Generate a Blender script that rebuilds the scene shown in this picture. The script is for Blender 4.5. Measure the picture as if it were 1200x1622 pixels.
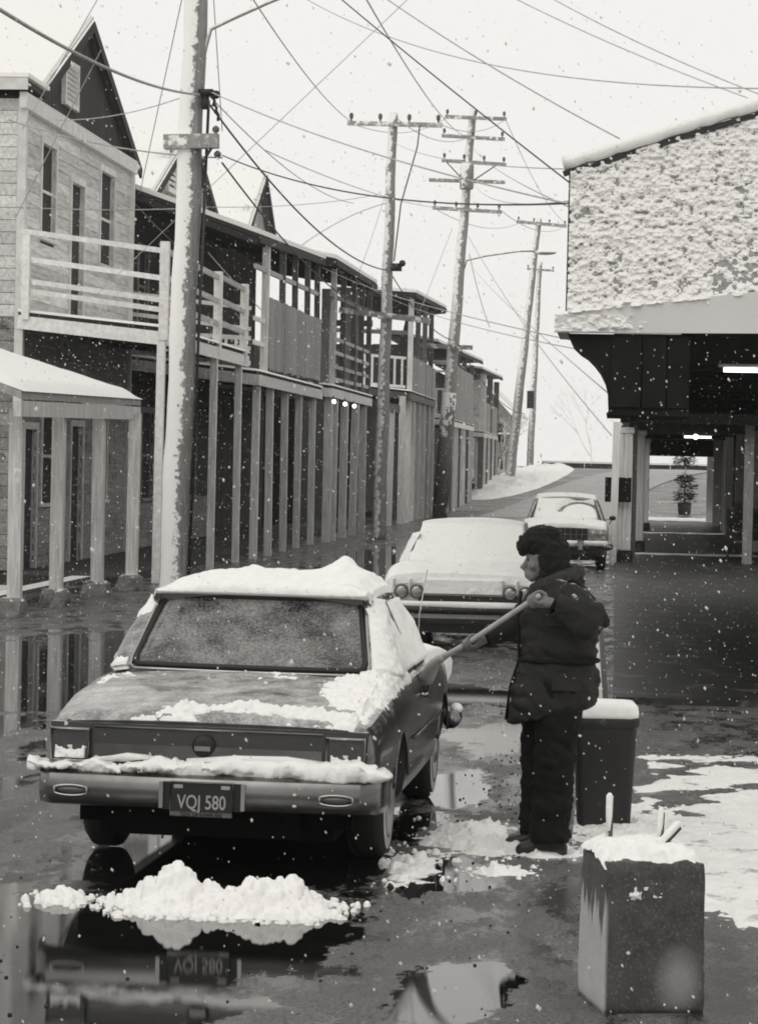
import bpy, bmesh, math, random
import numpy as np
from mathutils import Vector, Matrix, noise as mnoise

random.seed(11)
rng = np.random.default_rng(11)
for o in list(bpy.data.objects):
    bpy.data.objects.remove(o)
SC = bpy.context.scene
COL = SC.collection
R = math.radians

# ------------------------------------------------------------------ camera
cam_d = bpy.data.cameras.new('camera')
cam = bpy.data.objects.new('camera', cam_d)
COL.objects.link(cam)
SC.camera = cam
cam_d.sensor_fit = 'VERTICAL'
cam_d.sensor_height = 36.0
cam_d.lens = 36.0 * 4500 / 1622
cam_d.clip_start = 0.5
cam_d.clip_end = 4000
CAM_H = 2.12
psi, th, rho = R(4.7417), R(1.0673), R(1.2)
fw = Vector((-math.sin(psi) * math.cos(th), math.cos(psi) * math.cos(th), -math.sin(th)))
r0 = Vector((math.cos(psi), math.sin(psi), 0))
u0 = r0.cross(fw)
rr = r0 * math.cos(rho) + u0 * math.sin(rho)
uu = -r0 * math.sin(rho) + u0 * math.cos(rho)
cm = Matrix((rr, uu, -fw)).transposed().to_4x4()
cm.translation = Vector((0, 0, CAM_H))
cam.matrix_world = cm

# ------------------------------------------------------------------ world, sun, exposure
W = bpy.data.worlds.new('World')
SC.world = W
W.use_nodes = True
nt = W.node_tree
nt.nodes.clear()
sky = nt.nodes.new('ShaderNodeTexSky')
sky.sky_type = 'NISHITA'
sky.sun_disc = False
sky.sun_elevation = R(38)
sky.sun_rotation = R(200)
sky.dust_density = 4.0
bw = nt.nodes.new('ShaderNodeRGBToBW')
mx = nt.nodes.new('ShaderNodeMix')
mx.data_type = 'RGBA'
mx.inputs[0].default_value = 0.94          # thick even snow cloud over the clear sky
mx.inputs[7].default_value = (9.25, 9.12, 8.88, 1)
bg = nt.nodes.new('ShaderNodeBackground')
bg.inputs['Strength'].default_value = 0.1
wo = nt.nodes.new('ShaderNodeOutputWorld')
nt.links.new(sky.outputs[0], bw.inputs[0])
nt.links.new(bw.outputs[0], mx.inputs[6])
nt.links.new(mx.outputs[2], bg.inputs[0])
nt.links.new(bg.outputs[0], wo.inputs[0])

sd = bpy.data.lights.new('sun', 'SUN')
sd.energy = 0.5
sd.angle = R(40)
sd.color = (1, .975, .94)
sun = bpy.data.objects.new('sun', sd)
COL.objects.link(sun)
sun.rotation_euler = (R(52), 0, R(-20))
VS = SC.view_settings
VS.view_transform = 'Standard'
VS.look = 'None'
VS.exposure = 0.03
VS.gamma = 1.0
VS.use_curve_mapping = False
SC.cycles.max_bounces = 7
SC.cycles.diffuse_bounces = 3
SC.cycles.glossy_bounces = 4
SC.cycles.transparent_max_bounces = 12
SC.cycles.volume_bounces = 1
SC.cycles.use_denoising = True
SC.cycles.filter_width = 1.9

# ------------------------------------------------------------------ materials
def tint(v):
    return (v, v * .982, v * .952, 1)

class N:
    """tiny node helper"""
    def __init__(s, name):
        s.m = bpy.data.materials.new(name)
        s.m.use_nodes = True
        s.t = s.m.node_tree
        s.b = s.t.nodes['Principled BSDF']
        s.out = s.t.nodes['Material Output']
    def n(s, typ, **k):
        q = s.t.nodes.new(typ)
        for a, v in k.items():
            setattr(q, a, v)
        return q
    def l(s, a, b):
        s.t.links.new(a, b)
    def math(s, op, a, b=None, c=None, clamp=False):
        q = s.n('ShaderNodeMath', operation=op)
        q.use_clamp = clamp
        for i, v in enumerate((a, b, c)):
            if v is None: continue
            if isinstance(v, (int, float)): q.inputs[i].default_value = v
            else: s.l(v, q.inputs[i])
        return q.outputs[0]
    def mix(s, f, a, b):
        q = s.n('ShaderNodeMix', data_type='RGBA')
        for i, v in ((0, f), (6, a), (7, b)):
            if isinstance(v, (int, float)): q.inputs[i].default_value = v
            elif isinstance(v, tuple): q.inputs[i].default_value = v
            else: s.l(v, q.inputs[i])
        return q.outputs[2]
    def fmix(s, f, a, b):
        q = s.n('ShaderNodeMix', data_type='FLOAT')
        for i, v in ((0, f), (2, a), (3, b)):
            if isinstance(v, (int, float)): q.inputs[i].default_value = v
            else: s.l(v, q.inputs[i])
        return q.outputs[0]
    def noise(s, scale=5, detail=4, rough=.55, vec=None, sc=(1, 1, 1), obj=False):
        q = s.n('ShaderNodeTexNoise')
        q.inputs['Scale'].default_value = scale
        q.inputs['Detail'].default_value = detail
        q.inputs['Roughness'].default_value = rough
        mp = s.n('ShaderNodeMapping')
        mp.inputs['Scale'].default_value = sc
        if obj:
            s.l(s.n('ShaderNodeTexCoord').outputs['Object'], mp.inputs['Vector'])
        else:
            s.l(vec or s.geo().outputs['Position'], mp.inputs['Vector'])
        s.l(mp.outputs[0], q.inputs['Vector'])
        return q.outputs['Fac']
    def geo(s):
        if not hasattr(s, '_g'): s._g = s.n('ShaderNodeNewGeometry')
        return s._g
    def ramp(s, f, a, b):
        q = s.n('ShaderNodeMapRange')
        q.inputs[1].default_value = a
        q.inputs[2].default_value = b
        s.l(f, q.inputs[0])
        return q.outputs[0]
    def bump(s, h, strength=.3, dist=.02):
        q = s.n('ShaderNodeBump')
        q.inputs['Strength'].default_value = strength
        q.inputs['Distance'].default_value = dist
        s.l(h, q.inputs['Height'])
        s.l(q.outputs[0], s.b.inputs['Normal'])
    def dot(s, v):
        q = s.n('ShaderNodeVectorMath', operation='DOT_PRODUCT')
        s.l(s.geo().outputs['Normal'], q.inputs[0])
        q.inputs[1].default_value = v
        return q.outputs['Value']

SNOWC = tint(.90)

def material(name, v, rough=.75, var=.3, scale=4, sc=(1, 1, 1), bump=.3, rnd=.12, metal=0, spec=.4, coat=0,
             snow=None, obj=False, wear=None):
    """snow=(up amount, windward amount, noise scale): drifted / plastered snow with a ragged edge"""
    q = N(name)
    nz = q.noise(scale, 5, .6, sc=sc, obj=obj)
    f = q.ramp(nz, .25, .75)
    c = q.mix(f, tint(v * (1 - var)), tint(v * (1 + var)))
    if wear:
        w = q.ramp(q.noise(wear[1], 6, .65, obj=obj), wear[2], wear[2] + .08)
        c = q.mix(w, c, tint(wear[0]))
    if rnd:
        oi = q.n('ShaderNodeObjectInfo')
        k = q.math('MULTIPLY_ADD', oi.outputs['Random'], 2 * rnd, 1 - rnd)
        mm = q.n('ShaderNodeVectorMath', operation='SCALE')
        q.l(c, mm.inputs[0]); q.l(k, mm.inputs['Scale'])
        c = mm.outputs[0]
    ro = rough
    if snow:
        up, wind, ns = snow
        n2 = q.noise(ns, 5, .65)
        a = q.math('MULTIPLY', q.math('MAXIMUM', q.dot((0, 0, 1)), 0), up)
        b = q.math('MULTIPLY', q.math('MAXIMUM', q.dot((-.62, -.74, .25)), 0), wind)
        s_ = q.math('ADD', q.math('ADD', a, b), q.math('MULTIPLY', q.math('SUBTRACT', n2, .5), 1.5))
        msk = q.ramp(s_, .48, .62)
        c = q.mix(msk, c, SNOWC)
        ro = q.fmix(msk, rough, .8)
    if isinstance(c, tuple): q.b.inputs['Base Color'].default_value = c
    else: q.l(c, q.b.inputs['Base Color'])
    if isinstance(ro, (int, float)): q.b.inputs['Roughness'].default_value = ro
    else: q.l(ro, q.b.inputs['Roughness'])
    q.b.inputs['Metallic'].default_value = metal
    q.b.inputs['Specular IOR Level'].default_value = spec
    q.b.inputs['Coat Weight'].default_value = coat
    q.b.inputs['Coat Roughness'].default_value = .06
    if bump: q.bump(nz, bump, .01)
    return q.m

M = {}
M['snow'] = material('snow', .88, .8, .05, 26, bump=.9, rnd=0, spec=.2)
M['snow_old'] = material('snow_old', .72, .7, .15, 9, bump=.6, rnd=0, spec=.3)
q = N('falling_flake')
df = q.n('ShaderNodeBsdfDiffuse'); df.inputs[0].default_value = tint(.95)
tl = q.n('ShaderNodeBsdfTranslucent'); tl.inputs[0].default_value = tint(.95)
ms = q.n('ShaderNodeMixShader'); ms.inputs[0].default_value = .75
q.l(df.outputs[0], ms.inputs[1]); q.l(tl.outputs[0], ms.inputs[2]); q.l(ms.outputs[0], q.out.inputs['Surface'])
M['flake'] = q.m
M['slush_snow'] = material('slush_snow', .80, .7, .08, 5, bump=.7, rnd=0, spec=.3, wear=(.36, 3.2, .57))
M['post'] = material('weathered_post', .66, .8, .35, 3, (9, 9, .7), snow=(1.0, .36, 7), rnd=.15)
M['post_dark'] = material('dark_post', .12, .8, .4, 3, (9, 9, .7), rnd=.25, snow=(.9, .2, 6))
M['rail'] = material('painted_rail', .76, .7, .2, 4, (3, 3, 3), snow=(1.1, .4, 6), rnd=.08)
M['rail_dark'] = material('bare_rail', .42, .75, .3, 4, (5, 1, 5), snow=(1.1, .35, 6), rnd=.15)
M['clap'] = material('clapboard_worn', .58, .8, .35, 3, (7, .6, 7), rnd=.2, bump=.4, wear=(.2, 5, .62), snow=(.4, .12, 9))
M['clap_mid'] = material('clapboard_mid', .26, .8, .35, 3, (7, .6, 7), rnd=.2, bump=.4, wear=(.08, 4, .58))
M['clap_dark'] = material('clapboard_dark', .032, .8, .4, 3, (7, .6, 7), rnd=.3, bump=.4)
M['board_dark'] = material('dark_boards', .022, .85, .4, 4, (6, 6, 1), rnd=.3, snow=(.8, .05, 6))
M['board_mid'] = material('mid_boards', .30, .85, .35, 3, (8, 8, .8), rnd=.16, snow=(.9, .15, 5))
M['trim'] = material('trim_paint', .66, .7, .2, 5, rnd=.1, snow=(.9, .2, 8))
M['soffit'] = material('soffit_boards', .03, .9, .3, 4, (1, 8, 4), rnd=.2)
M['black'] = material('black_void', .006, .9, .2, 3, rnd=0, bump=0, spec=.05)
M['roofing'] = material('roofing', .1, .9, .3, 6, rnd=0)
M['concrete'] = material('concrete', .2, .85, .35, 9, rnd=.1, bump=.6, snow=(.55, .0, 10), wear=(.06, 3, .55))
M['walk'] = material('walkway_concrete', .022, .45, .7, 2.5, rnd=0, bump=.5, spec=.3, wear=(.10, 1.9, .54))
M['fascia'] = material('fascia_paint', .62, .6, .08, 1.2, rnd=0, bump=.05)
M['shake'] = material('wood_shakes', .3, .9, .3, 12, rnd=0, bump=.6)
M['column'] = material('column_paint', .78, .65, .25, 3, (8, 8, .5), rnd=.1, snow=(.6, .2, 5))
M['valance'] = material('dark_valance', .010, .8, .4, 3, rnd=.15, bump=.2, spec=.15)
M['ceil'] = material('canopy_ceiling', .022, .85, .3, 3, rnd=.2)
M['iron'] = material('dark_iron', .03, .5, .3, 10, rnd=.1, metal=.3)
M['rust'] = material('rusty_bar', .07, .8, .4, 20, rnd=.1, snow=(1.0, .6, 9))
M['can'] = material('trash_can_metal', .018, .6, .4, 6, (1, 1, .3), rnd=0, wear=(.07, 5, .62), bump=.3)
M['pole'] = material('utility_pole_wood', .22, .9, .5, 4, (9, 9, .6), rnd=.1, snow=(.7, .95, 13), bump=.8)
M['pole_far'] = material('utility_pole_far', .26, .9, .3, 4, (9, 9, .6), rnd=.1, snow=(.7, .72, 8), bump=.4)
M['crossarm'] = material('crossarm_wood', .26, .9, .3, 5, rnd=.2, snow=(.95, .6, 6))
M['wire'] = material('wire_rubber', .05, .7, .1, 5, rnd=.3, bump=0)
M['wire_light'] = material('wire_snowy', .42, .7, .3, 6, rnd=.2, bump=0)
M['insul'] = material('insulator', .1, .3, .1, 5, rnd=.2, bump=0)
M['tyre'] = material('tyre_rubber', .016, .75, .2, 20, rnd=0, bump=.2)
M['white_wall'] = material('whitewall', .5, .6, .2, 10, rnd=0, bump=0)
M['rim'] = material('wheel_rim', .35, .3, .2, 10, rnd=0, metal=.8, bump=0)
M['chrome'] = material('chrome', .42, .16, .12, 3, rnd=0, metal=1, bump=.03)
M['chrome_dull'] = material('bumper_chrome', .17, .22, .5, 2.6, rnd=0, metal=1, bump=.04)
M['black_rubber'] = material('black_rubber', .012, .5, .1, 10, rnd=0, bump=0)
M['lamp_red'] = material('tail_lens', .05, .15, .2, 20, rnd=0, coat=.6)
M['lamp_lens'] = material('head_lens', .3, .12, .2, 20, rnd=0, coat=.6, metal=.4)
M['plate'] = material('plate_black', .012, .4, .1, 10, rnd=0, bump=0)
M['plate_ink'] = material('plate_ink', .33, .5, .1, 10, rnd=0, bump=0)
M['seat'] = material('seat_vinyl', .16, .6, .2, 10, rnd=0)
M['skin'] = material('skin', .17, .55, .1, 20, rnd=0, bump=.1)
M['parka'] = material('parka_nylon', .022, .8, .35, 6, rnd=0, bump=.25, obj=True, spec=.2, snow=(.42, .0, 22))
M['trouser'] = material('trouser_cloth', .010, .9, .3, 12, rnd=0, bump=.2, obj=True, spec=.15)
M['boot'] = material('boot_leather', .018, .5, .3, 12, rnd=0, bump=.1, obj=True)
M['fur'] = material('hat_fur', .010, .95, .5, 60, rnd=0, bump=.8, obj=True, snow=(.36, .0, 34))
M['fur_collar'] = material('collar_fur', .035, .95, .5, 60, rnd=0, bump=.8, obj=True)
M['broom'] = material('broom_wood', .42, .6, .15, 8, rnd=0, bump=.1)
M['bark_far'] = material('hazed_bark', .8, .9, .1, 10, rnd=.1)  # bark paled towards the sky, distance haze put into its colour
M['bark'] = material('bare_bark', .3, .9, .3, 10, rnd=.1, snow=(.9, .5, 8))
M['needles'] = material('conifer_needles', .035, .8, .4, 10, rnd=0, snow=(.3, .1, 12))
M['levee'] = material('levee_grass', .27, .9, .45, .55, (1, 1, 1), rnd=0, bump=.3, wear=(.5, .9, .60))
M['road_far'] = material('levee_road', .3, .5, .2, .4, rnd=0, bump=.1, wear=(.4, .5, .62))
M['mud'] = material('dark_grit', .03, .8, .4, 30, rnd=0, bump=.5)
M['curtain'] = material('curtain_cloth', .25, .9, .3, 4, (6, 6, .5), rnd=.2)

def emit(name, s):
    q = N(name)
    q.b.inputs['Base Color'].default_value = tint(.9)
    q.b.inputs['Emission Color'].default_value = (1, .98, .94, 1)
    q.b.inputs['Emission Strength'].default_value = s
    return q.m
M['tube_light'] = emit('fluorescent_tube', 3)
M['bulb'] = emit('light_bulb', 7)

# window glass of the buildings: dark with a soft reflection
q = N('old_window_glass')
q.b.inputs['Base Color'].default_value = tint(.018)
q.b.inputs['Roughness'].default_value = .18
q.bump(q.noise(1.3, 2), .08, .05)
M['glass'] = q.m

# car glass, dusted with a veil of snow
def car_glass(name, lo, hi, scale, dust=.75):
    q = N(name)
    tr = q.n('ShaderNodeBsdfTransparent')
    tr.inputs[0].default_value = (.5, .5, .49, 1)
    gl = q.n('ShaderNodeBsdfGlossy')
    gl.inputs['Roughness'].default_value = .08
    lw = q.n('ShaderNodeLayerWeight')
    fr_ = q.math('MULTIPLY_ADD', q.math('POWER', lw.outputs['Facing'], 4.0), .7, .04)
    m1 = q.n('ShaderNodeMixShader')
    q.l(fr_, m1.inputs[0]); q.l(tr.outputs[0], m1.inputs[1]); q.l(gl.outputs[0], m1.inputs[2])
    df = q.n('ShaderNodeBsdfDiffuse'); df.inputs[0].default_value = tint(dust)
    tl = q.n('ShaderNodeBsdfTranslucent'); tl.inputs[0].default_value = tint(dust)
    ms = q.n('ShaderNodeMixShader'); ms.inputs[0].default_value = .35
    q.l(df.outputs[0], ms.inputs[1]); q.l(tl.outputs[0], ms.inputs[2])
    a = q.noise(scale, 3, .6, obj=True)
    b = q.noise(70, 5, .8, obj=True)
    f = q.math('ADD', q.math('MULTIPLY', a, .42), q.math('MULTIPLY', b, .58))
    m2 = q.n('ShaderNodeMixShader')
    q.l(q.ramp(f, lo, hi), m2.inputs[0]); q.l(m1.outputs[0], m2.inputs[1]); q.l(ms.outputs[0], m2.inputs[2])
    q.l(m2.outputs[0], q.out.inputs['Surface'])
    return q.m
M['car_glass'] = car_glass('rear_glass_dusted', .40, .68, 3.6, .62)
M['side_glass'] = car_glass('side_glass_snowy', .30, .56, 3)

# car paint with frost clinging to the upward faces
def car_paint(name, v, up, nlo, nhi, side=.0):
    q = N(name)
    n1 = q.noise(6.5, 7, .7, obj=True)
    n2 = q.noise(70, 5, .8, obj=True)
    f = q.math('ADD', q.math('MULTIPLY', n1, .6), q.math('MULTIPLY', n2, .4))
    upv = q.math('MULTIPLY', q.math('MAXIMUM', q.dot((0, 0, 1)), 0), up)
    sdv = q.math('MULTIPLY', q.math('MAXIMUM', q.dot((.95, -.2, .1)), 0), side)
    s_ = q.math('ADD', q.math('ADD', f, q.math('SUBTRACT', upv, up)), sdv)
    msk = q.ramp(s_, nlo, nhi)
    q.l(q.mix(msk, tint(v), tint(.78)), q.b.inputs['Base Color'])
    q.l(q.fmix(msk, .28, .8), q.b.inputs['Roughness'])
    q.l(q.fmix(msk, .7, 0), q.b.inputs['Coat Weight'])
    q.b.inputs['Coat Roughness'].default_value = .12
    q.bump(n2, .12, .004)
    return q.m
M['paint1'] = car_paint('dark_car_paint', .03, .22, .38, .68, .02)
M['paint2'] = car_paint('pale_car_paint', .5, .2, .4, .5)
M['paint3'] = car_paint('light_car_paint', .32, .3, .42, .6)

# ------------------------------------------------------------------ wet road material
def road_material():
    q = N('wet_asphalt')
    P = q.geo().outputs['Position']
    sep = q.n('ShaderNodeSeparateXYZ'); q.l(P, sep.inputs[0])
    X, Y = sep.outputs[0], sep.outputs[1]
    wob = q.math('MULTIPLY', q.math('SUBTRACT', q.noise(2.0, 9, .72, sc=(1, .5, 1)), .5), 3.0)
    #        cx     cy     rx    ry      standing water as it lies in the hollows of the road
    E = [(-1.95, 11.9, .85, 2.2), (-2.6, 12.6, 1.1, 1.1), (-.62, 11.2, .24, 1.0), (-2.0, 15.6, 1.0, 2.6), (-.97, 18.3, .22, 1.5),
         (-.75, 21.8, .55, 1.2), (-5.4, 27, 2.4, 7), (-3.4, 22, .9, 3.5), (-.85, 14.4, .28, .75), (-4.6, 17.3, .9, 1.6),
         (-1.4, 25.5, 1.1, 1.5), (-3.6, 36, 1.7, 9), (-.45, 27.5, .4, 2.2), (-4.4, 60, 1.6, 14)]
    best = None
    for cx, cy, rx, ry in E:
        a = q.math('DIVIDE', q.math('SUBTRACT', X, cx), rx)
        b = q.math('DIVIDE', q.math('SUBTRACT', Y, cy), ry)
        d = q.math('SQRT', q.math('ADD', q.math('MULTIPLY', a, a), q.math('MULTIPLY', b, b)))
        best = d if best is None else q.math('MINIMUM', best, d)
    water = q.ramp(q.math('ADD', best, wob), 1.06, .90)
    grain = q.noise(55, 5, .75)
    coarse = q.noise(3.0, 9, .78, sc=(1, .42, 1))
    grit = q.noise(190, 2, .6)
    gritty = q.ramp(coarse, .45, .555)
    base = q.mix(gritty, tint(.010), tint(.125))
    base = q.mix(q.ramp(grit, .50, .70), base, tint(.20))
    slush = q.math('MULTIPLY', q.ramp(q.noise(3.6, 10, .84, sc=(1, .36, 1)), .54, .66), .75)
    base = q.mix(slush, base, tint(.33))
    gsc = q.n('ShaderNodeVectorMath', operation='SCALE')
    q.l(base, gsc.inputs[0]); q.l(q.fmix(q.ramp(grain, .40, .60), .35, 1.75), gsc.inputs['Scale'])
    base = gsc.outputs[0]
    base = q.mix(water, base, tint(.008))
    q.l(base, q.b.inputs['Base Color'])
    ro = q.fmix(gritty, .14, .66)
    q.l(q.fmix(water, ro, .015), q.b.inputs['Roughness'])
    q.l(q.fmix(water, q.fmix(gritty, .5, .25), .6), q.b.inputs['Specular IOR Level'])
    h = q.math('ADD', q.math('MULTIPLY', grain, .9), q.math('MULTIPLY', grit, .6))
    bm_ = q.n('ShaderNodeBump')
    bm_.inputs['Distance'].default_value = .012
    q.l(q.fmix(water, q.fmix(gritty, .22, 1.0), .004), bm_.inputs['Strength'])
    q.l(h, bm_.inputs['Height'])
    q.l(bm_.outputs[0], q.b.inputs['Normal'])
    return q.m
M['road'] = road_material()

# ------------------------------------------------------------------ geometry helpers
OFF = {}      # object -> origin of its root in the world (world-coordinate builders subtract it)
LOC = {}      # object -> its matrix inside the root frame

def tag(o, label=None, cat=None, group=None, kind=None):
    if label: o['label'] = label
    if cat: o['category'] = cat
    if group: o['group'] = group
    if kind: o['kind'] = kind
    return o

def empty(name, loc, rz=0, **k):
    o = bpy.data.objects.new(name, None)
    o.empty_display_size = .2
    COL.objects.link(o)
    o.location = loc
    o.rotation_euler = (0, 0, rz)
    OFF[o] = Vector(loc) if rz == 0 else Vector((0, 0, 0))
    LOC[o] = Matrix()
    return tag(o, **k)

def attach(o, parent, basis=None):
    COL.objects.link(o)
    basis = basis or Matrix()
    if parent is not None:
        o.parent = parent
        o.matrix_parent_inverse = Matrix() if parent.type == 'EMPTY' else LOC[parent].inverted()
        OFF[o] = OFF[parent]
    else:
        OFF[o] = Vector((0, 0, 0))
    o.matrix_basis = basis
    LOC[o] = basis
    return o

def mesh(name, V, F, mat, parent=None, smooth=False, sharp=None, off=False):
    me = bpy.data.meshes.new(name)
    V = np.asarray(V, float)
    if off and parent is not None: V = V - np.array(OFF[parent])
    me.from_pydata([tuple(v) for v in V], [], [tuple(f) for f in F])
    me.materials.append(M[mat] if isinstance(mat, str) else mat)
    if smooth:
        me.polygons.foreach_set('use_smooth', [True] * len(me.polygons))
        if sharp: me.set_sharp_from_angle(angle=R(sharp))
    me.update()
    o = bpy.data.objects.new(name, me)
    return attach(o, parent)

CUBES = {}
def cube_data(mat):
    if mat not in CUBES:
        me = bpy.data.meshes.new('board_' + mat)
        v = [(x, y, z) for x in (-.5, .5) for y in (-.5, .5) for z in (-.5, .5)]
        f = [(0, 1, 3, 2), (4, 6, 7, 5), (0, 4, 5, 1), (2, 3, 7, 6), (0, 2, 6, 4), (1, 5, 7, 3)]
        me.from_pydata(v, [], f)
        me.materials.append(M[mat])
        CUBES[mat] = me
    return CUBES[mat]

def box(parent, name, x0, x1, y0, y1, z0, z1, mat, rot=(0, 0, 0)):
    """axis box in world coordinates (shares one cube per material)"""
    o = bpy.data.objects.new(name, cube_data(mat))
    c = Vector(((x0 + x1) / 2, (y0 + y1) / 2, (z0 + z1) / 2)) - OFF[parent]
    b = Matrix.Translation(c)
    if any(rot):
        from mathutils import Euler
        b = b @ Euler(rot).to_matrix().to_4x4()
    b = b @ Matrix.Diagonal((abs(x1 - x0), abs(y1 - y0), abs(z1 - z0), 1))
    return attach(o, parent, b)

def bar(parent, name, p, q_, w, h, mat, up=(0, 0, 1)):
    """square bar from p to q in world coordinates"""
    p, q_ = Vector(p), Vector(q_)
    d = (q_ - p)
    L = d.length
    z = d.normalized()
    x = Vector(up).cross(z)
    if x.length < 1e-4: x = Vector((1, 0, 0))
    x.normalize()
    y = z.cross(x)
    m = Matrix((x, y, z)).transposed().to_4x4()
    m.translation = (p + q_) / 2 - OFF[parent]
    o = bpy.data.objects.new(name, cube_data(mat))
    return attach(o, parent, m @ Matrix.Diagonal((w, h, L, 1)))

def boxV(x0, x1, y0, y1, z0, z1):
    V = [(x, y, z) for x in (x0, x1) for y in (y0, y1) for z in (z0, z1)]
    F = [(0, 1, 3, 2), (4, 6, 7, 5), (0, 4, 5, 1), (2, 3, 7, 6), (0, 2, 6, 4), (1, 5, 7, 3)]
    return V, F

def join(parts):
    V, F, n = [], [], 0
    for v, f in parts:
        V.extend([tuple(a) for a in v]); F.extend([tuple(i + n for i in g) for g in f]); n += len(v)
    return V, F

def tube(pts, rad, n=8, caps=True, closed=False):
    pts = [Vector(p) for p in pts]
    if isinstance(rad, (int, float)): rad = [rad] * len(pts)
    V, F = [], []
    up = None
    K = len(pts)
    for i, p in enumerate(pts):
        if closed: t = pts[(i + 1) % K] - pts[i - 1]
        else: t = pts[min(i + 1, K - 1)] - pts[max(i - 1, 0)]
        t.normalize()
        if up is None:
            up = Vector((0, 0, 1)) if abs(t.z) < .9 else Vector((1, 0, 0))
        a = t.cross(up); a.normalize()
        up = a.cross(t); up.normalize()
        r = rad[i]
        for k in range(n):
            an = 2 * math.pi * k / n
            if isinstance(r, tuple): V.append(tuple(p + a * math.cos(an) * r[0] + up * math.sin(an) * r[1]))
            else: V.append(tuple(p + a * math.cos(an) * r + up * math.sin(an) * r))
    rings = K if closed else K - 1
    for i in range(rings):
        for k in range(n):
            a, b = i * n + k, i * n + (k + 1) % n
            c, d = ((i + 1) % K) * n + (k + 1) % n, ((i + 1) % K) * n + k
            F.append((a, b, c, d))
    if caps and not closed:
        F.append(tuple(range(n))[::-1]); F.append(tuple((K - 1) * n + k for k in range(n)))
    return V, F

def sphere(c, r, nu=12, nv=8):
    if isinstance(r, (int, float)): r = (r, r, r)
    V, F = [(c[0], c[1], c[2] - r[2])], []
    for j in range(1, nv):
        a = -math.pi / 2 + math.pi * j / nv
        for i in range(nu):
            b = 2 * math.pi * i / nu
            V.append((c[0] + r[0] * math.cos(a) * math.cos(b), c[1] + r[1] * math.cos(a) * math.sin(b), c[2] + r[2] * math.sin(a)))
    V.append((c[0], c[1], c[2] + r[2]))
    for i in range(nu): F.append((0, 1 + (i + 1) % nu, 1 + i))
    for j in range(nv - 2):
        for i in range(nu):
            a, b = 1 + j * nu + i, 1 + j * nu + (i + 1) % nu
            F.append((a, b, b + nu, a + nu))
    T = len(V) - 1
    for i in range(nu): F.append((T, T - nu + i, T - nu + (i + 1) % nu))
    return V, F

def lathe(prof, n=20, axis='z', c=(0, 0, 0)):
    """prof: list of (radius, height) along the axis"""
    V, F = [], []
    for r, h in prof:
        for k in range(n):
            a = 2 * math.pi * k / n
            p = (r * math.cos(a), r * math.sin(a), h)
            if axis == 'x': p = (p[2], p[0], p[1])
            if axis == 'y': p = (p[0], p[2], p[1])
            V.append((p[0] + c[0], p[1] + c[1], p[2] + c[2]))
    for i in range(len(prof) - 1):
        for k in range(n):
            F.append((i * n + k, i * n + (k + 1) % n, (i + 1) * n + (k + 1) % n, (i + 1) * n + k))
    F.append(tuple(range(n))[::-1]); F.append(tuple((len(prof) - 1) * n + k for k in range(n)))
    return V, F

def _h(ix, iy, s):
    n = (ix.astype(np.int64) * 374761393 + iy.astype(np.int64) * 668265263 + s * 974711) & 0x7fffffff
    n = ((n ^ (n >> 13)) * 1274126177) & 0x7fffffff
    return ((n ^ (n >> 16)) & 0xffff) / 65535.0
def vnoise(x, y, s=0):
    x, y = np.asarray(x, float), np.asarray(y, float)
    ix, iy = np.floor(x), np.floor(y)
    fx, fy = x - ix, y - iy
    fx, fy = fx * fx * (3 - 2 * fx), fy * fy * (3 - 2 * fy)
    a, b = _h(ix, iy, s), _h(ix + 1, iy, s)
    c, d = _h(ix, iy + 1, s), _h(ix + 1, iy + 1, s)
    return (a * (1 - fx) + b * fx) * (1 - fy) + (c * (1 - fx) + d * fx) * fy
def fbm(x, y, o=4, s=0):
    t, a, w = 0, 1, 0
    for i in range(o):
        t = t + a * vnoise(x * 2 ** i, y * 2 ** i, s + i * 17); w += a; a *= .5
    return t / w

def grid_faces(nu, nv):
    F = []
    for i in range(nu - 1):
        for j in range(nv - 1):
            a = i * nv + j
            F.append((a, a + nv, a + nv + 1, a + 1))
    return F

def smoothstep(a, b, x):
    t = np.clip((x - a) / (b - a), 0, 1)
    return t * t * (3 - 2 * t)

def heightfield(name, x0, x1, y0, y1, nx, ny, fn, mat, parent=None, cut=-.012, **k):
    xs, ys = np.meshgrid(np.linspace(x0, x1, nx), np.linspace(y0, y1, ny), indexing='ij')
    z = fn(xs, ys)
    V = np.stack([xs, ys, z], -1).reshape(-1, 3)
    F = np.array(grid_faces(nx, ny))
    if cut is not None:
        keep = (V[F][:, :, 2] > cut).any(1)
        F = F[keep]
        V[:, 2] = np.maximum(V[:, 2], cut - .02)
        used = np.unique(F); mp = -np.ones(len(V), int); mp[used] = np.arange(len(used))
        V, F = V[used], mp[F]
    return mesh(name, V, F.tolist(), mat, parent, smooth=True, **k)

def union(parts, voxel, name, mat, parent=None, disp=None, smoothit=2):
    """one continuous skin over overlapping closed shapes"""
    V, F = join(parts)
    me = bpy.data.meshes.new(name)
    me.from_pydata(V, [], F)
    o = bpy.data.objects.new(name, me)
    COL.objects.link(o)
    md = o.modifiers.new('r', 'REMESH'); md.mode = 'VOXEL'; md.voxel_size = voxel
    if smoothit:
        ms = o.modifiers.new('s', 'SMOOTH'); ms.factor = .5; ms.iterations = smoothit
    dg = bpy.context.evaluated_depsgraph_get()
    m2 = bpy.data.meshes.new_from_object(o.evaluated_get(dg))
    bpy.data.objects.remove(o)
    if disp:
        for v in m2.vertices:
            v.co += v.normal * disp(v.co, v.normal)
    m2.materials.clear(); m2.materials.append(M[mat])
    m2.polygons.foreach_set('use_smooth', [True] * len(m2.polygons))
    m2.update()
    m2.name = name
    return attach(bpy.data.objects.new(name, m2), parent)

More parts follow.
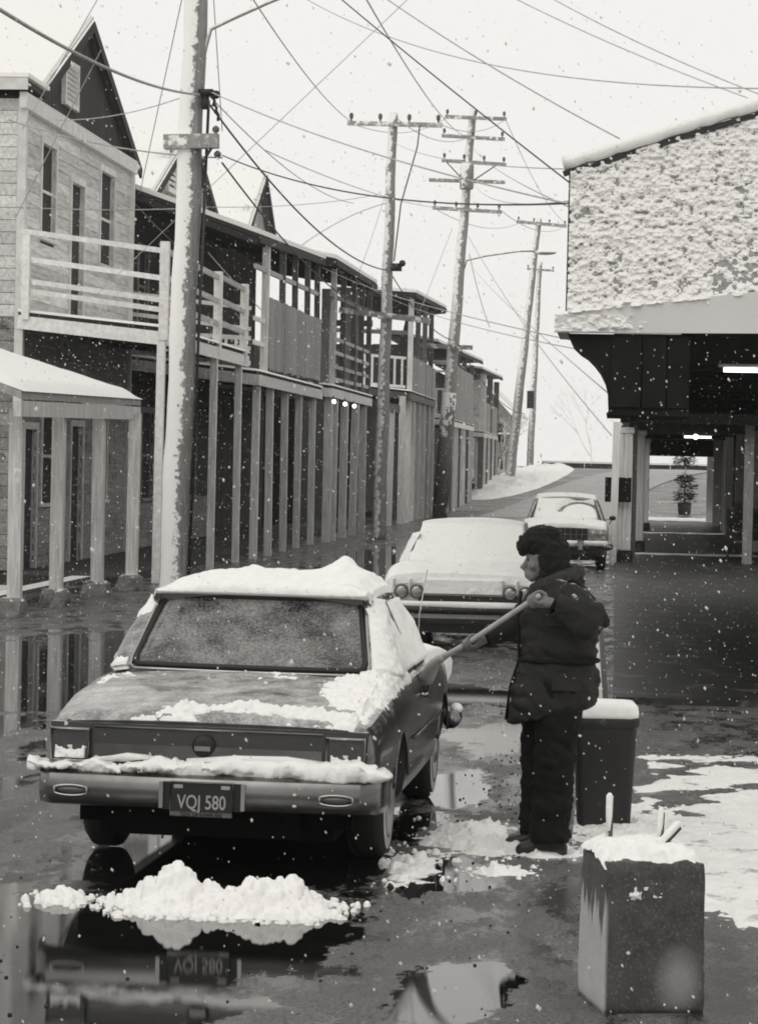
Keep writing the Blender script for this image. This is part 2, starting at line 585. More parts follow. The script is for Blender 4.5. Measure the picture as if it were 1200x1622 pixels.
# ================================================================== SETTING
g = mesh('ground', [(-900, -60, -.03), (900, -60, -.03), (900, 1500, -.03), (-900, 1500, -.03)], [(0, 1, 2, 3)], 'snow_old')
tag(g, kind='structure')
rd = mesh('road', [(-9.3, -6, 0), (9, -6, 0), (9, 175, 0), (-9.3, 175, 0)], [(0, 1, 2, 3)], 'road')
tag(rd, kind='structure')

# levee that closes the street, with the ramp road bending up its side
def levee_z(x, y):
    s = smoothstep(118, 196, y + 8 * np.sin(x * .05))
    return s * 1.78 + .05 * fbm(x * .5, y * .5, 3, 4) - .05 + (y > 121) * .02
lv = heightfield('levee', -120, 120, 112, 235, 160, 90, levee_z, 'levee', cut=None)
tag(lv, kind='structure')
V, F = [], []
K = 26
for i in range(K):
    t = i / (K - 1)
    cx = -2.6 + 7.5 * t ** 2.2
    cy = 108 + 86 * t
    hw = 2.6 - .4 * t
    for s in (-1, 0, 1):
        x_, y_ = cx + s * hw, cy - s * 5 * t
        V.append((x_, y_, float(levee_z(np.array(x_), np.array(y_))) + .045))
F = grid_faces(K, 3)
tag(mesh('ramp_road', V, F, 'road_far', smooth=True), kind='structure')
wl = empty('levee_wall', (8, 200, 1.9), label='long low dark wall capped with snow along the top of the levee', cat='wall')
for i in range(16):
    x0 = -5.2 + i * 3
    box(wl, 'wall_panel', x0, x0 + 2.97, 199.9, 200.2, 1.7, 2.12, 'board_dark')
    box(wl, 'snow_cap', x0, x0 + 2.98, 199.8, 200.3, 2.123, 2.25, 'snow')

# snow bank at the roadside by the far poles
def bank(x, y):
    m = 1 - ((x + 6.1 - (y - 150) * .05) / 2.0) ** 2 - ((y - 168) / 30) ** 2
    return levee_z(x, y) + .9 * np.clip(m, -1, .45) * (.2 + 1.1 * fbm(x * 1.3, y * .5, 5, 3)) - .02
tag(heightfield('snow_bank', -9.5, -2.5, 136, 200, 60, 110, bank, 'snow', cut=.03),
    'lumpy bank of snow along the left edge of the far road', 'snow bank', kind='stuff')

# walkway under the arcade on the right
def slab(name, x0, x1, y0, y1, z, mat):
    o = mesh(name, *boxV(x0, x1, y0, y1, -.05, z), mat)
    return tag(o, kind='structure')
slab('walkway', .02, 6, 25.2, 65.2, .06, 'walk')
slab('walkway', .45, 6.4, 66.6, 86.0, .055, 'walk')
slab('walkway', .75, 6.8, 87.3, 105, .05, 'walk')
for i, (x0, y0, y1) in enumerate(((.02, 65.2, 66.6), (.45, 86.0, 87.3), (.75, 105, 112))):
    tag(heightfield('snow_strip', x0, x0 + 4.2, y0, y1, 60, 16,
        lambda x, y: .05 + .03 * fbm(x * 3, y * 3, 3, 2), 'snow', cut=None),
        ['snow strip in the nearest gap between the arcade roofs', 'snow strip in the second gap between the arcade roofs',
         'wide snow strip past the far end of the arcade'][i], 'snow', kind='stuff')
slab('sidewalk', -9.9, -7.9, 45, 160, .14, 'soffit')

# ================================================================== LEFT ROW OF WOODEN BUILDINGS
def jit(a): return random.uniform(-a, a)

def clapboards(wall, xf, y0, y1, z0, z1, h, holes, mat, jag=.004):
    """lapped boards on a wall that faces the street (+x); holes = openings (y0,y1,z0,z1)"""
    z = z0
    while z < z1 - .03:
        zt = min(z + h, z1)
        cuts = [(y0, y1)]
        for (a, b, c, d) in holes:
            if c < zt - .02 and d > z + .02:
                new = []
                for (s, e) in cuts:
                    if b <= s or a >= e:
                        new.append((s, e)); continue
                    if a > s + .02: new.append((s, a))
                    if b < e - .02: new.append((b, e))
                cuts = [k for k in new if k[1] - k[0] > .04]
        for (s, e) in cuts:
            segs = [(s, e)]
            if e - s > 5:
                m = s + (e - s) * random.uniform(.3, .7); segs = [(s, m - .006), (m + .006, e)]
            for a, b in segs:
                box(wall, 'clapboard', xf - .012, xf + .012, a, b, z - .012, zt - .004, mat,
                    rot=(jit(jag) * .4, R(-3.2), 0)).location.x += .012 + jit(.003)
        z = zt

def window(root, xf, y0, y1, z0, z1, bars=(1, 1), frame='trim', glass='glass', w=.09):
    wn = box(root, 'window', xf - .10, xf - .06, y0, y1, z0, z1, glass)
    box(wn, 'frame', xf - .05, xf + .055, y0 - w, y0, z0 - .02, z1 + w, frame)
    box(wn, 'frame', xf - .05, xf + .055, y1, y1 + w, z0 - .02, z1 + w, frame)
    box(wn, 'frame', xf - .05, xf + .058, y0 - w - .03, y1 + w + .03, z1 + .002, z1 + w + .03, frame)
    box(wn, 'sill', xf - .05, xf + .10, y0 - w - .04, y1 + w + .04, z0 - .08, z0 - .022, frame)
    ny, nz = bars
    for i in range(1, nz + 1):
        zz = z0 + (z1 - z0) * i / (nz + 1)
        box(wn, 'sash_bar', xf - .058, xf - .02, y0, y1, zz - .025, zz + .025, frame)
    for i in range(1, ny + 1):
        yy = y0 + (y1 - y0) * i / (ny + 1)
        box(wn, 'sash_bar', xf - .055, xf - .028, yy - .018, yy + .018, z0, z1, frame)
    return wn

def door(root, xf, y0, y1, z0, z1, mat='board_dark', frame='trim'):
    d = box(root, 'door', xf - .09, xf - .05, y0, y1, z0, z1, mat)
    for a, b in ((y0 - .09, y0), (y1, y1 + .09)):
        box(d, 'door_frame', xf - .04, xf + .06, a, b, z0, z1 + .1, frame)
    box(d, 'door_frame', xf - .04, xf + .063, y0 - .12, y1 + .12, z1 + .002, z1 + .12, frame)
    for k in range(3):
        zz = z0 + .15 + k * (z1 - z0) / 3.2
        box(d, 'door_panel', xf - .055, xf - .035, y0 + .12, y1 - .12, zz, zz + (z1 - z0) / 4, mat)
    mesh('door_knob', *[a for a in sphere((xf - .02, y0 + .1, z0 + 1.0), .03, 8, 6)], 'iron', d, True, off=True)
    return d

def gable(root, xf, y0, y1, zb, za, xb, mat, vent=None, over=.45, ym=None):
    """street-facing gable end with boarding, roof planes and snow"""
    ym = ym or (y0 + y1) / 2
    gw = mesh('gable_wall', [(xf, y0, zb), (xf, y1, zb), (xf, ym, za), (xf - .1, y0, zb), (xf - .1, y1, zb), (xf - .1, ym, za)],
              [(0, 1, 2), (3, 5, 4), (0, 3, 4, 1), (1, 4, 5, 2), (2, 5, 3, 0)], mat, root, off=True)
    n = int((y1 - y0) / .28)
    for i in range(n):
        a = y0 + (y1 - y0) * i / n + .01; b = y0 + (y1 - y0) * (i + 1) / n - .01
        def zt(y): return zb + (za - zb) * ((y - y0) / (ym - y0) if y < ym else (y1 - y) / (y1 - ym)) - .05
        if min(zt(a), zt(b)) < zb + .08: continue
        mesh('gable_board', [(xf + .003, a, zb), (xf + .003, b, zb), (xf + .003, b, zt(b)), (xf + .003, a, zt(a)),
             (xf + .028, a, zb), (xf + .028, b, zb), (xf + .028, b, zt(b)), (xf + .028, a, zt(a))],
             [(4, 5, 6, 7), (0, 3, 2, 1), (0, 1, 5, 4), (1, 2, 6, 5), (2, 3, 7, 6), (3, 0, 4, 7)], mat, gw, off=True)
    for s, ye in ((-1, y0), (1, y1)):
        ex = ye + s * .5
        sl = (za - zb) / abs(ym - ye)
        ze = zb - .5 * sl
        P0, P1 = (xf + over, ym, za + .03), (xf + over, ex, ze + .03)
        Q0, Q1 = (xb, ym, za + .03), (xb, ex, ze + .03)
        t = .12
        V = [P0, P1, Q1, Q0] + [(a, b, c + t) for a, b, c in (P0, P1, Q1, Q0)]
        F = [(0, 1, 2, 3), (7, 6, 5, 4), (0, 4, 5, 1), (1, 5, 6, 2), (2, 6, 7, 3), (3, 7, 4, 0)]
        rf = mesh('roof_slope', V, F, 'roofing', root, off=True)
        V2 = [(a, b, c + t + .005) for a, b, c in (P0, P1, Q1, Q0)] + [(a - .02, b, c + t + .10) for a, b, c in (P0, P1, Q1, Q0)]
        mesh('snow_layer', V2, F, 'snow', rf, off=True)
        bar(rf, 'barge_board', (P0[0] + .03, P0[1], P0[2]), (P1[0] + .03, P1[1], P1[2]), .05, .2, 'board_dark')
    if vent:
        a, b, c, d = vent
        vt = box(root, 'gable_vent', xf + .032, xf + .05, a, b, c, d, 'black')
        for yy in (a, b): box(vt, 'vent_frame', xf + .034, xf + .12, yy - .04, yy + .04, c - .05, d + .05, 'trim')
        for zz in (c, d): box(vt, 'vent_frame', xf + .034, xf + .118, a, b, zz - .04, zz + .04, 'trim')
        k = 8
        for i in range(k):
            zz = c + (d - c) * (i + .5) / k
            box(vt, 'louvre_slat', xf + .05, xf + .11, a + .04, b - .04, zz - .035, zz + .03, 'trim', rot=(0, R(35), 0))

def post(root, x, y, z0, z1, w=.13, mat='post', lean=.02, name='post'):
    return bar(root, name, (x + jit(lean), y + jit(lean), z0), (x + jit(lean), y + jit(lean), z1), w, w, mat, up=(0, 1, 0))

def balcony(root, xi, xo, y0, y1, zi, zo, fascia='rail_dark', joists=True, snow=.05):
    """sagging plank floor from the wall (xi,zi) to its outer edge (xo,zo)"""
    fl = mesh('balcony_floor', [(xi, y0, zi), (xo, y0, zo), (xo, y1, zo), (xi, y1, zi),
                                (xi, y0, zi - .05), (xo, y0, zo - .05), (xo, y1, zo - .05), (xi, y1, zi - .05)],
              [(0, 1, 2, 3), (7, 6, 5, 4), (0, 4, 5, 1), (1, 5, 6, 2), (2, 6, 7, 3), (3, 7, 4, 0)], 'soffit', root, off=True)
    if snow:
        mesh('snow_layer', [(xi, y0, zi + .004), (xo + .06, y0 - .06, zo + .004), (xo + .06, y1, zo + .004), (xi, y1, zi + .004),
                            (xi, y0, zi + snow), (xo + .02, y0 - .02, zo + snow), (xo + .02, y1, zo + snow), (xi, y1, zi + snow)],
             [(0, 3, 2, 1), (4, 5, 6, 7), (0, 1, 5, 4), (1, 2, 6, 5), (2, 3, 7, 6), (3, 0, 4, 7)], 'snow', fl, off=True)
    bar(root, 'edge_beam', (xo, y0, zo - .17), (xo, y1, zo - .17), .07, .22, fascia, up=(0, 0, 1))
    bar(root, 'end_beam', (xi, y0 + .0, zi - .17), (xo - .036, y0, zo - .17), .07, .22, fascia, up=(0, 0, 1))
    bar(root, 'end_beam', (xi, y1, zi - .17), (xo - .036, y1, zo - .17), .07, .22, fascia, up=(0, 0, 1))
    if joists:
        n = int((y1 - y0) / .8)
        for i in range(1, n):
            yy = y0 + (y1 - y0) * i / n
            bar(root, 'floor_joist', (xi, yy, zi - .13), (xo - .04, yy, zo - .13), .05, .15, 'soffit')
    return fl

def rails(root, p, q_, heights, mat, w=.05, h=.09, name='rail', sag=.0):
    p, q_ = Vector(p), Vector(q_)
    for k in heights:
        bar(root, name, p + Vector((0, 0, k + jit(.01))), q_ + Vector((0, 0, k + jit(.01) - sag)), w, h, mat)

def balusters(root, p, q_, n, z0, z1, mat, w=.05):
    p, q_ = Vector(p), Vector(q_)
    rails(root, p, q_, (z0 + .04, z1), mat)
    for i in range(n):
        t = (i + .5) / n
        c = p.lerp(q_, t)
        bar(root, 'baluster', c + Vector((0, 0, z0 + .08)), c + Vector((0, 0, z1 - .04)), w, w, mat, up=(0, 1, 0))

def plank_panel(root, p, q_, z0, z1, mat, w=.16):
    p, q_ = Vector(p), Vector(q_)
    n = max(2, int((q_ - p).length / w))
    pn = bar(root, 'panel_rail', p + Vector((0, 0, z1 - .06)), q_ + Vector((0, 0, z1 - .06)), .05, .09, mat)
    bar(root, 'panel_rail', p + Vector((0, 0, z0 + .1)), q_ + Vector((0, 0, z0 + .1)), .05, .09, mat)
    d = (q_ - p) / n
    for i in range(n):
        a = p + d * (i + .04); b = p + d * (i + .96)
        mid = (a + b) / 2
        out = Vector((.045, 0, 0)) if abs(d.y) > abs(d.x) else Vector((0, -.045, 0))
        bar(root, 'plank', mid + out + Vector((0, 0, z0 + jit(.03))), mid + out + Vector((0, 0, z1 + jit(.02))), .025 if abs(d.y) > abs(d.x) else (b - a).length,
            (b - a).length if abs(d.y) > abs(d.x) else .025, mat, up=(0, 1, 0))

def body_wall(root, xf, y0, y1, z0, z1, mat, xb=-17):
    return mesh('wall', *boxV(xb, xf - .04, y0, y1, z0, z1), mat, root, off=True)

def planked_wall(wall, xf, y0, y1, z0, z1, w, mat):
    y = y0
    while y < y1 - .05:
        ww = min(w * random.uniform(.8, 1.2), y1 - y)
        box(wall, 'plank', xf - .03, xf + jit(.008), y + .006, y + ww - .006, z0 + jit(.02), z1, mat)
        y += ww

G_ROW = 'wooden buildings along the left side of the street'
# ---- building 1: light clapboard house with a tall dark gable, Y 46.3 .. 57
b1 = empty('wooden_building', (-9.9, 46.3, 0), label='nearest wooden house with light clapboards and the tallest dark gable', cat='building', group=G_ROW)
w1 = body_wall(b1, -9.9, 46.35, 56.9, 0, 8.0, 'board_dark')
holes = [(47.95, 49.15, 5.83, 7.4), (50.6, 51.8, 4.5, 7.0), (53.5, 54.9, 5.75, 7.5), (46.9, 47.9, .14, 2.5), (48.4, 49.6, 1.25, 2.85), (51.0, 52.1, .14, 2.6), (53.2, 54.6, 1.25, 2.9)]
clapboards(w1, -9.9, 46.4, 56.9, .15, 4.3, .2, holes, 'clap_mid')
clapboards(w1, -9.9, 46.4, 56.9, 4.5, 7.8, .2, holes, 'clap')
box(w1, 'corner_board', -9.94, -9.80, 46.30, 46.46, .1, 7.95, 'trim')
box(w1, 'corner_board', -9.94, -9.80, 56.8, 56.95, .1, 7.95, 'trim')
box(w1, 'frieze_board', -9.9, -9.78, 46.2, 57.1, 7.78, 8.04, 'trim')
window(b1, -9.9, 47.95, 49.15, 5.83, 7.4, (0, 1))
window(b1, -9.9, 53.5, 54.9, 5.75, 7.5, (0, 1))
window(b1, -9.9, 48.4, 49.6, 1.25, 2.85, (0, 1))
window(b1, -9.9, 53.2, 54.6, 1.25, 2.9, (0, 1))
door(b1, -9.9, 50.6, 51.8, 4.5, 7.0)
door(b1, -9.9, 46.9, 47.9, .14, 2.5)
door(b1, -9.9, 51.0, 52.1, .14, 2.6)
gable(b1, -10.05, 47.8, 57.6, 8.06, 10.05, -17, 'board_dark', vent=(50.3, 51.5, 8.4, 9.15), ym=52.5, over=.14)
rf = box(b1, 'side_roof', -13, -9.75, 46.1, 47.75, 8.12, 8.22, 'board_dark')
box(rf, 'fascia', -13, -9.74, 46.06, 46.097, 8.06, 8.26, 'trim')
box(rf, 'snow_layer', -13, -9.72, 46.04, 47.78, 8.263, 8.33, 'snow')
z = .15
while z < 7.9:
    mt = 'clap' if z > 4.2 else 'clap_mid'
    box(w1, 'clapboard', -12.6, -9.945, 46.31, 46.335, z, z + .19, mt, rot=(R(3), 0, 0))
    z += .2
balcony(b1, -9.88, -7.45, 46.3, 57, 4.43, 4.2, 'rail')
post(b1, -7.45, 46.3, 4.0, 5.62, .15, 'rail', 0, 'rail_post')
for y in (52.6, 56.3): post(b1, -7.45, y, 4.0, 5.55, .15, 'rail', .01, 'rail_post')
post(b1, -9.75, 46.26, 4.3, 5.7, .12, 'rail', 0, 'rail_post')
for zz in (1.27, .82, .46, .30):
    bar(b1, 'rail', (-9.85, 46.3, 4.43 + zz + .06), (-7.5, 46.3, 4.2 + zz), .06, .085, 'rail')
for zz in (1.28, .84, .42):
    for ya, yb in ((46.36, 52.55), (52.65, 56.9)):
        bar(b1, 'rail', (-7.45, ya, 4.2 + zz), (-7.45, yb, 4.2 + zz - .04), .055, .09, 'rail_dark')
for y in (46.32, 52.5, 56.1): post(b1, -7.5, y, 0, 4.0, .13, 'rail' if y < 47 else 'post')
fence_n = 9
# ---- snow roofed porch in front of building 1
pc = empty('porch', (-7.7, 36, 0), label='open porch with snow covered roof on four pale posts, foreground left', cat='porch')
V = [(-7.45, 35.2, 2.78), (-7.45, 44.2, 2.88), (-9.9, 44.2, 3.62), (-9.9, 35.2, 3.62)]
t = .1
rf = mesh('roof', V + [(a, b, c + t) for a, b, c in V], [(0, 3, 2, 1), (4, 5, 6, 7), (0, 1, 5, 4), (1, 2, 6, 5), (2, 3, 7, 6), (3, 0, 4, 7)], 'board_mid', pc, off=True)
nu, nv = 30, 70
us, vs = np.meshgrid(np.linspace(0, 1, nu), np.linspace(0, 1, nv), indexing='ij')
px_ = -7.42 - 2.48 * us; py_ = 35.2 + 9.05 * vs
pz_ = 2.78 + .1 * vs * (1 - us) + .84 * us + .10 + (.075 + .03 * fbm(px_ * 3, py_ * 2, 3, 5)) * np.minimum(1, np.minimum(us, 1 - us) * 12 + .0) * np.minimum(1, np.minimum(vs, 1 - vs) * 20)
mesh('snow_layer', np.stack([px_, py_, pz_], -1).reshape(-1, 3), [f[::-1] for f in grid_faces(nu, nv)], 'snow', rf, True, off=True)
bar(pc, 'eave_beam', (-7.5, 35.2, 2.66), (-7.5, 44.2, 2.76), .1, .2, 'post')
bar(pc, 'end_rafter', (-7.56, 44.1, 2.74), (-9.9, 44.1, 3.5), .08, .18, 'post')
for i, (x, y) in enumerate(((-7.78, 36.0), (-7.72, 38.6), (-7.67, 41.4), (-7.56, 43.7))):
    post(pc, x + .1, y, .2, 2.66 + (y - 35) * .011, .17, 'post', .03)
    V, F = lathe([(.235, -.02), (.23, .05), (.2, .2), (.16, .24), (.0, .245)], 8, c=(x + .08, y, 0))
    V = [(a + jit(.02), b + jit(.02), c_) for a, b, c_ in V]
    mesh('footing', V, F, 'concrete', pc, off=True)
bar(pc, 'sill_plank', (-8.3, 35.5, .16), (-8.3, 44, .16), .3, .06, 'post_dark')

# ---- building 2: Y 57.3 .. 70
b2 = empty('wooden_building', (-9.9, 57.3, 0), label='dark wooden building with second gable, planked balcony panel and snowy roof edge', cat='building', group=G_ROW)
w2 = body_wall(b2, -10.0, 57.3, 70, 0, 7.6, 'board_dark')
holes = [(58.5, 59.7, 4.9, 6.4), (61.2, 62.3, 3.9, 6.3), (64, 65.4, 4.8, 6.4), (59.3, 60.8, 1.2, 3), (62.5, 63.7, .14, 2.9), (65.4, 67, 1.2, 3)]
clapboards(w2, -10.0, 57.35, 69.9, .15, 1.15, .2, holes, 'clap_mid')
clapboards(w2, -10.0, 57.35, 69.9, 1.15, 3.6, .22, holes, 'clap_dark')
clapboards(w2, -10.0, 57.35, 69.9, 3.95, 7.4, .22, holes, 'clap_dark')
for a in holes[:1] + holes[2:4] + holes[5:]: window(b2, -10, *a, bars=(0, 1), frame='board_mid')
for a in (holes[1], holes[4]): door(b2, -10, *a, frame='post_dark')
gable(b2, -10.1, 60.6, 70.2, 7.75, 9.55, -17, 'board_mid', vent=(62.4, 63.5, 8.0, 9.0), ym=65.4, over=.15)
balcony(b2, -9.98, -7.3, 57.4, 70, 4.12, 3.85, 'post')
# porch roof above the balcony
def porch_roof(root, xi, xo, y0, y1, zi, zo0, zo1, mat='soffit', rafters=True, snowh=.1, boards=True):
    V = [(xi, y0, zi), (xo, y0, zo0), (xo, y1, zo1), (xi, y1, zi)]
    t = .07
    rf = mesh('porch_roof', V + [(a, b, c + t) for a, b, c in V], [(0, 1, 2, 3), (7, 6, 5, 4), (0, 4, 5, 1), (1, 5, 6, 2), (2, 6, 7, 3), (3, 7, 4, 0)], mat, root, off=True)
    S = [(xi, y0, zi + t + .004), (xo + .03, y0 - .03, zo0 + t + .004), (xo + .03, y1, zo1 + t + .004), (xi, y1, zi + t + .004)]
    mesh('snow_layer', S + [(a, b, c + snowh) for a, b, c in S], [(0, 3, 2, 1), (4, 5, 6, 7), (0, 1, 5, 4), (1, 2, 6, 5), (2, 3, 7, 6), (3, 0, 4, 7)], 'snow', rf, off=True)
    bar(rf, 'eave_board', (xo + .02, y0, zo0 - .03), (xo + .02, y1, zo1 - .03), .04, .14, 'board_dark')
    n = max(2, int((y1 - y0) / 1.2))
    if rafters:
        for i in range(n + 1):
            f = i / n; y = y0 + .03 + (y1 - y0 - .06) * f
            zo = zo0 + (zo1 - zo0) * f
            bar(rf, 'rafter', (xi, y, zi - .08), (xo - .02, y, zo - .08), .05, .13, mat)
    return rf
porch_roof(b2, -9.9, -7.3, 57.2, 70.2, 7.45, 6.55, 6.98)
for y in (59.3, 62.2, 64.8, 67.4, 69.6): post(b2, -7.4, y, 3.9, 6.62 + (y - 57) * .03, .15 if y < 60 else .13, 'post' if y < 60 else 'post_dark')
for y in (58.2, 60.4, 63.2, 66.0, 68.9): post(b2, -7.4, y, 0, 3.66, .15, 'post')
for zz in (1.28, .86, .46): bar(b2, 'rail', (-9.95, 57.42, 4.12 + zz), (-7.45, 57.42, 3.85 + zz), .05, .08, 'rail')
balusters(b2, (-9.9, 57.45, 4.0), (-7.45, 57.45, 3.9), 12, .08, .62, 'rail')
rails(b2, (-7.4, 57.5, 3.85), (-7.4, 59.2, 3.85), (1.1, .6), 'rail')
plank_panel(b2, (-7.38, 59.5, 3.85), (-7.38, 69.9, 3.9), .12, 1.62, 'board_mid', .22)
bar(b2, 'top_rail', (-7.4, 57.5, 6.0), (-7.4, 70, 6.15), .06, .1, 'rail_dark')
# ---- building 3: Y 70.2 .. 82, open verandah
b3 = empty('wooden_building', (-9.9, 70.2, 0), label='wooden building with small third gable and open railed verandah over lit bulbs', cat='building', group=G_ROW)
w3 = body_wall(b3, -10.2, 70.1, 82, 0, 3.9, 'board_dark')
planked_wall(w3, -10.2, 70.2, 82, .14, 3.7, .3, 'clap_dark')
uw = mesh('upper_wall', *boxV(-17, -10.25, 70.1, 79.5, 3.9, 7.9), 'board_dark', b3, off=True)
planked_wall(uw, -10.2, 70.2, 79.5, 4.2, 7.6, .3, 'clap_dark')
gable(b3, -10.2, 75.3, 82.3, 7.9, 9.9, -17, 'board_mid', vent=(76.5, 77.5, 8.2, 8.9), ym=79.2, over=.25)
balcony(b3, -10, -7.1, 70.3, 82, 4.15, 3.92, 'post')
porch_roof(b3, -10.0, -7.05, 70.3, 82.4, 7.6, 7.0, 7.15)
for y in (71.6, 74.2, 77.2, 79.6, 81.8): post(b3, -7.2, y, 3.95, 7.0, .14, 'post' if y < 72 else 'post_dark')
for y in (70.9, 72.4, 75.2, 78, 80.6): post(b3, -7.2, y, 0, 3.7, .2, 'post')
rails(b3, (-7.18, 71.7, 3.95), (-7.18, 82, 4.0), (1.2, .86, .5, .18), 'rail_dark')
rails(b3, (-9.9, 81.95, 4.1), (-7.2, 81.95, 4.0), (1.2, .7), 'rail_dark')
bar(b3, 'top_rail', (-7.2, 70.4, 6.2), (-7.2, 82, 6.35), .06, .1, 'post_dark')
for i, (a, b) in enumerate(((-8.55, -8.1), (-8.0, -7.45))):
    box(b3, 'partition', a, b, 81.6, 81.66, 4.1, 7.0, 'board_mid')
box(b3, 'end_beam', -10, -7.1, 81.9, 82.05, 5.95, 6.12, 'post_dark')
for y in (70.0, 72.9, 75.5):
    lb = mesh('light_bulb', *sphere((-6.98, y, 3.52), .05, 10, 8), 'bulb', b3, True, off=True)
    mesh('lamp_holder', *tube([(-6.98, y, 3.56), (-7.0, y, 3.66)], .022, 6), 'iron', lb, True, off=True)
# ---- building 4: Y 93 .. 108
b4 = empty('wooden_building', (-9, 93, 0), label='wooden building with white baluster balcony end and flat roofed verandah, behind the crossarm pole', cat='building', group=G_ROW)
w4 = body_wall(b4, -9.4, 84, 110, 0, 4.2, 'board_dark')
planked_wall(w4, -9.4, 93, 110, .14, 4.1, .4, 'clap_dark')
mesh('upper_wall', *boxV(-8.9, -7.5, 103, 110, 4.3, 6.3), 'clap_dark', b4, off=True)
mesh('upper_wall', [(-7.9, 102.9, 6.3), (-7.5, 102.9, 6.3), (-7.5, 102.9, 7.8), (-7.6, 102.9, 7.8), (-7.9, 103.4, 6.3), (-7.5, 103.4, 6.3), (-7.5, 103.4, 7.8), (-7.6, 103.4, 7.8)],
     [(0, 1, 2, 3), (7, 6, 5, 4), (0, 4, 5, 1), (1, 5, 6, 2), (2, 6, 7, 3), (3, 7, 4, 0)], 'clap_dark', b4, off=True)
balcony(b4, -9.4, -6.9, 94.5, 107.5, 4.65, 4.4, 'post_dark')
porch_roof(b4, -9.4, -6.75, 94.2, 111, 7.75, 7.6, 8.0)
for y in (95, 98.5, 102, 105.5): post(b4, -6.95, y, 4.4, 7.65, .17, 'rail' if y < 96 else 'post_dark')
balusters(b4, (-9.3, 94.6, 4.6), (-7.05, 94.6, 4.45), 9, .06, 1.05, 'rail', .07)
bar(b4, 'end_rail', (-9.4, 94.6, 6.4), (-7, 94.6, 6.35), .07, .14, 'post_dark')
plank_panel(b4, (-6.92, 95.3, 4.45), (-6.92, 107.3, 4.4), .02, 1.15, 'board_mid', .35)
for y in (85, 87, 90, 93, 95.4, 97.6, 100, 102.6, 105, 107.3): post(b4, -7.0 - (.15 if y < 92 else 0), y, 0, 4.2 if y > 92 else 3.7, .2, 'post' if random.random() < .5 else 'post_dark')
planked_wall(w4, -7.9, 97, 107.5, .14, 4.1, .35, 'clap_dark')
bar(b4, 'lower_beam', (-7.1, 84, 3.75), (-7.1, 92.5, 3.75), .1, .25, 'post_dark')
# ---- building 5: Y 113 .. 140
b5 = empty('wooden_building', (-9, 113, 0), label='distant wooden building with railed balcony end just behind the thick leaning pole', cat='building', group=G_ROW)
w5 = body_wall(b5, -9.2, 111, 139, 0, 6.6, 'board_dark')
planked_wall(w5, -9.2, 111, 139, .14, 3.6, .5, 'clap_dark')
balcony(b5, -9.2, -6.95, 117, 138, 4.0, 3.85, 'post', joists=False)
porch_roof(b5, -9.3, -6.9, 109, 145, 7.0, 6.6, 7.15, rafters=False)
balusters(b5, (-9.1, 117.1, 3.95), (-7.0, 117.1, 3.9), 7, .05, 1.15, 'rail', .09)
rails(b5, (-9.1, 117.05, 3.9), (-7.0, 117.05, 3.9), (1.9, 2.3), 'rail')
plank_panel(b5, (-6.95, 121, 3.85), (-6.95, 136, 3.85), .05, 2.35, 'board_mid', .5)
for y in (117.2, 124, 130, 136): post(b5, -7.0, y, 3.85, 6.7, .2, 'post_dark')
for i in range(12): post(b5, -7.05, 114.5 + i * 2.1, 0, 3.7, .22, 'post' if i % 3 else 'post_dark')
planked_wall(w5, -7.6, 122, 138, .14, 3.6, .5, 'board_mid')
# ---- building 6: Y 146 .. 166
b6 = empty('wooden_building', (-9, 146, 0), label='farthest balconied building of the row, pale corner post, before the snow bank', cat='building', group=G_ROW)
w6 = body_wall(b6, -9.0, 141, 166, 0, 6.6, 'board_dark')
balcony(b6, -9, -6.9, 147, 165, 3.8, 3.65, 'post', joists=False)
porch_roof(b6, -9.2, -6.8, 143, 168, 6.9, 6.7, 7.0, rafters=False)
for y in (147.2, 155, 164): post(b6, -6.95, y, 3.65, 6.7, .3, 'post' if y < 150 else 'post_dark')
plank_panel(b6, (-6.92, 148, 3.6), (-6.92, 164, 3.6), 0, 1.6, 'board_mid', .8)
for i in range(8): post(b6, -7.0, 147.3 + i * 2.5, 0, 3.5, .28, 'post' if i % 2 else 'post_dark')
planked_wall(w6, -7.4, 150, 165, .14, 3.5, .7, 'board_mid')
# ---- far house with the snow covered pitched roof
b7 = empty('far_house', (-8, 186, 0), label='small far house with steep snow covered roof beyond the balconied row', cat='house')
mesh('wall', *boxV(-12, -6.9, 186, 198, 0, 5.2), 'clap_mid', b7, off=True)
mesh('gable_wall', [(-12, 185.9, 5.2), (-6.9, 185.9, 5.2), (-9.6, 185.9, 8.1)], [(0, 1, 2)], 'clap_mid', b7, off=True)
V = [(-9.6, 185, 8.2), (-6.2, 185, 5.0), (-6.2, 199, 5.0), (-9.6, 199, 8.2), (-13, 185, 5.0), (-13, 199, 5.0)]
rf = mesh('roof', V + [(a, b, c + .22) for a, b, c in V], [(0, 1, 2, 3), (0, 3, 5, 4), (6, 9, 8, 7), (6, 10, 11, 9), (0, 6, 7, 1), (1, 7, 8, 2), (0, 4, 10, 6), (4, 5, 11, 10)], 'snow', b7, off=True)
for z in (1.2, 3.4):
    for x in (-8.9, -7.9):
        wv = box(b7, 'window', x, x + .55, 185.94, 185.99, z, z + 1.2, 'glass')
        box(wv, 'frame', x - .08, x, 185.9, 186.0, z - .1, z + 1.3, 'trim'); box(wv, 'frame', x + .55, x + .63, 185.9, 186.0, z - .1, z + 1.3, 'trim')
box(b7, 'porch_awning', -8.2, -6.2, 184.2, 185.9, 3.9, 4.0, 'snow')

# ================================================================== RIGHT ARCADE
G_ARC = 'arcade buildings on the right'
a1 = empty('arcade_building', (2, 24, 0), label='near right building with snow plastered shingle front over a dark arcade', cat='building', group=G_ARC)
YF = 24.0
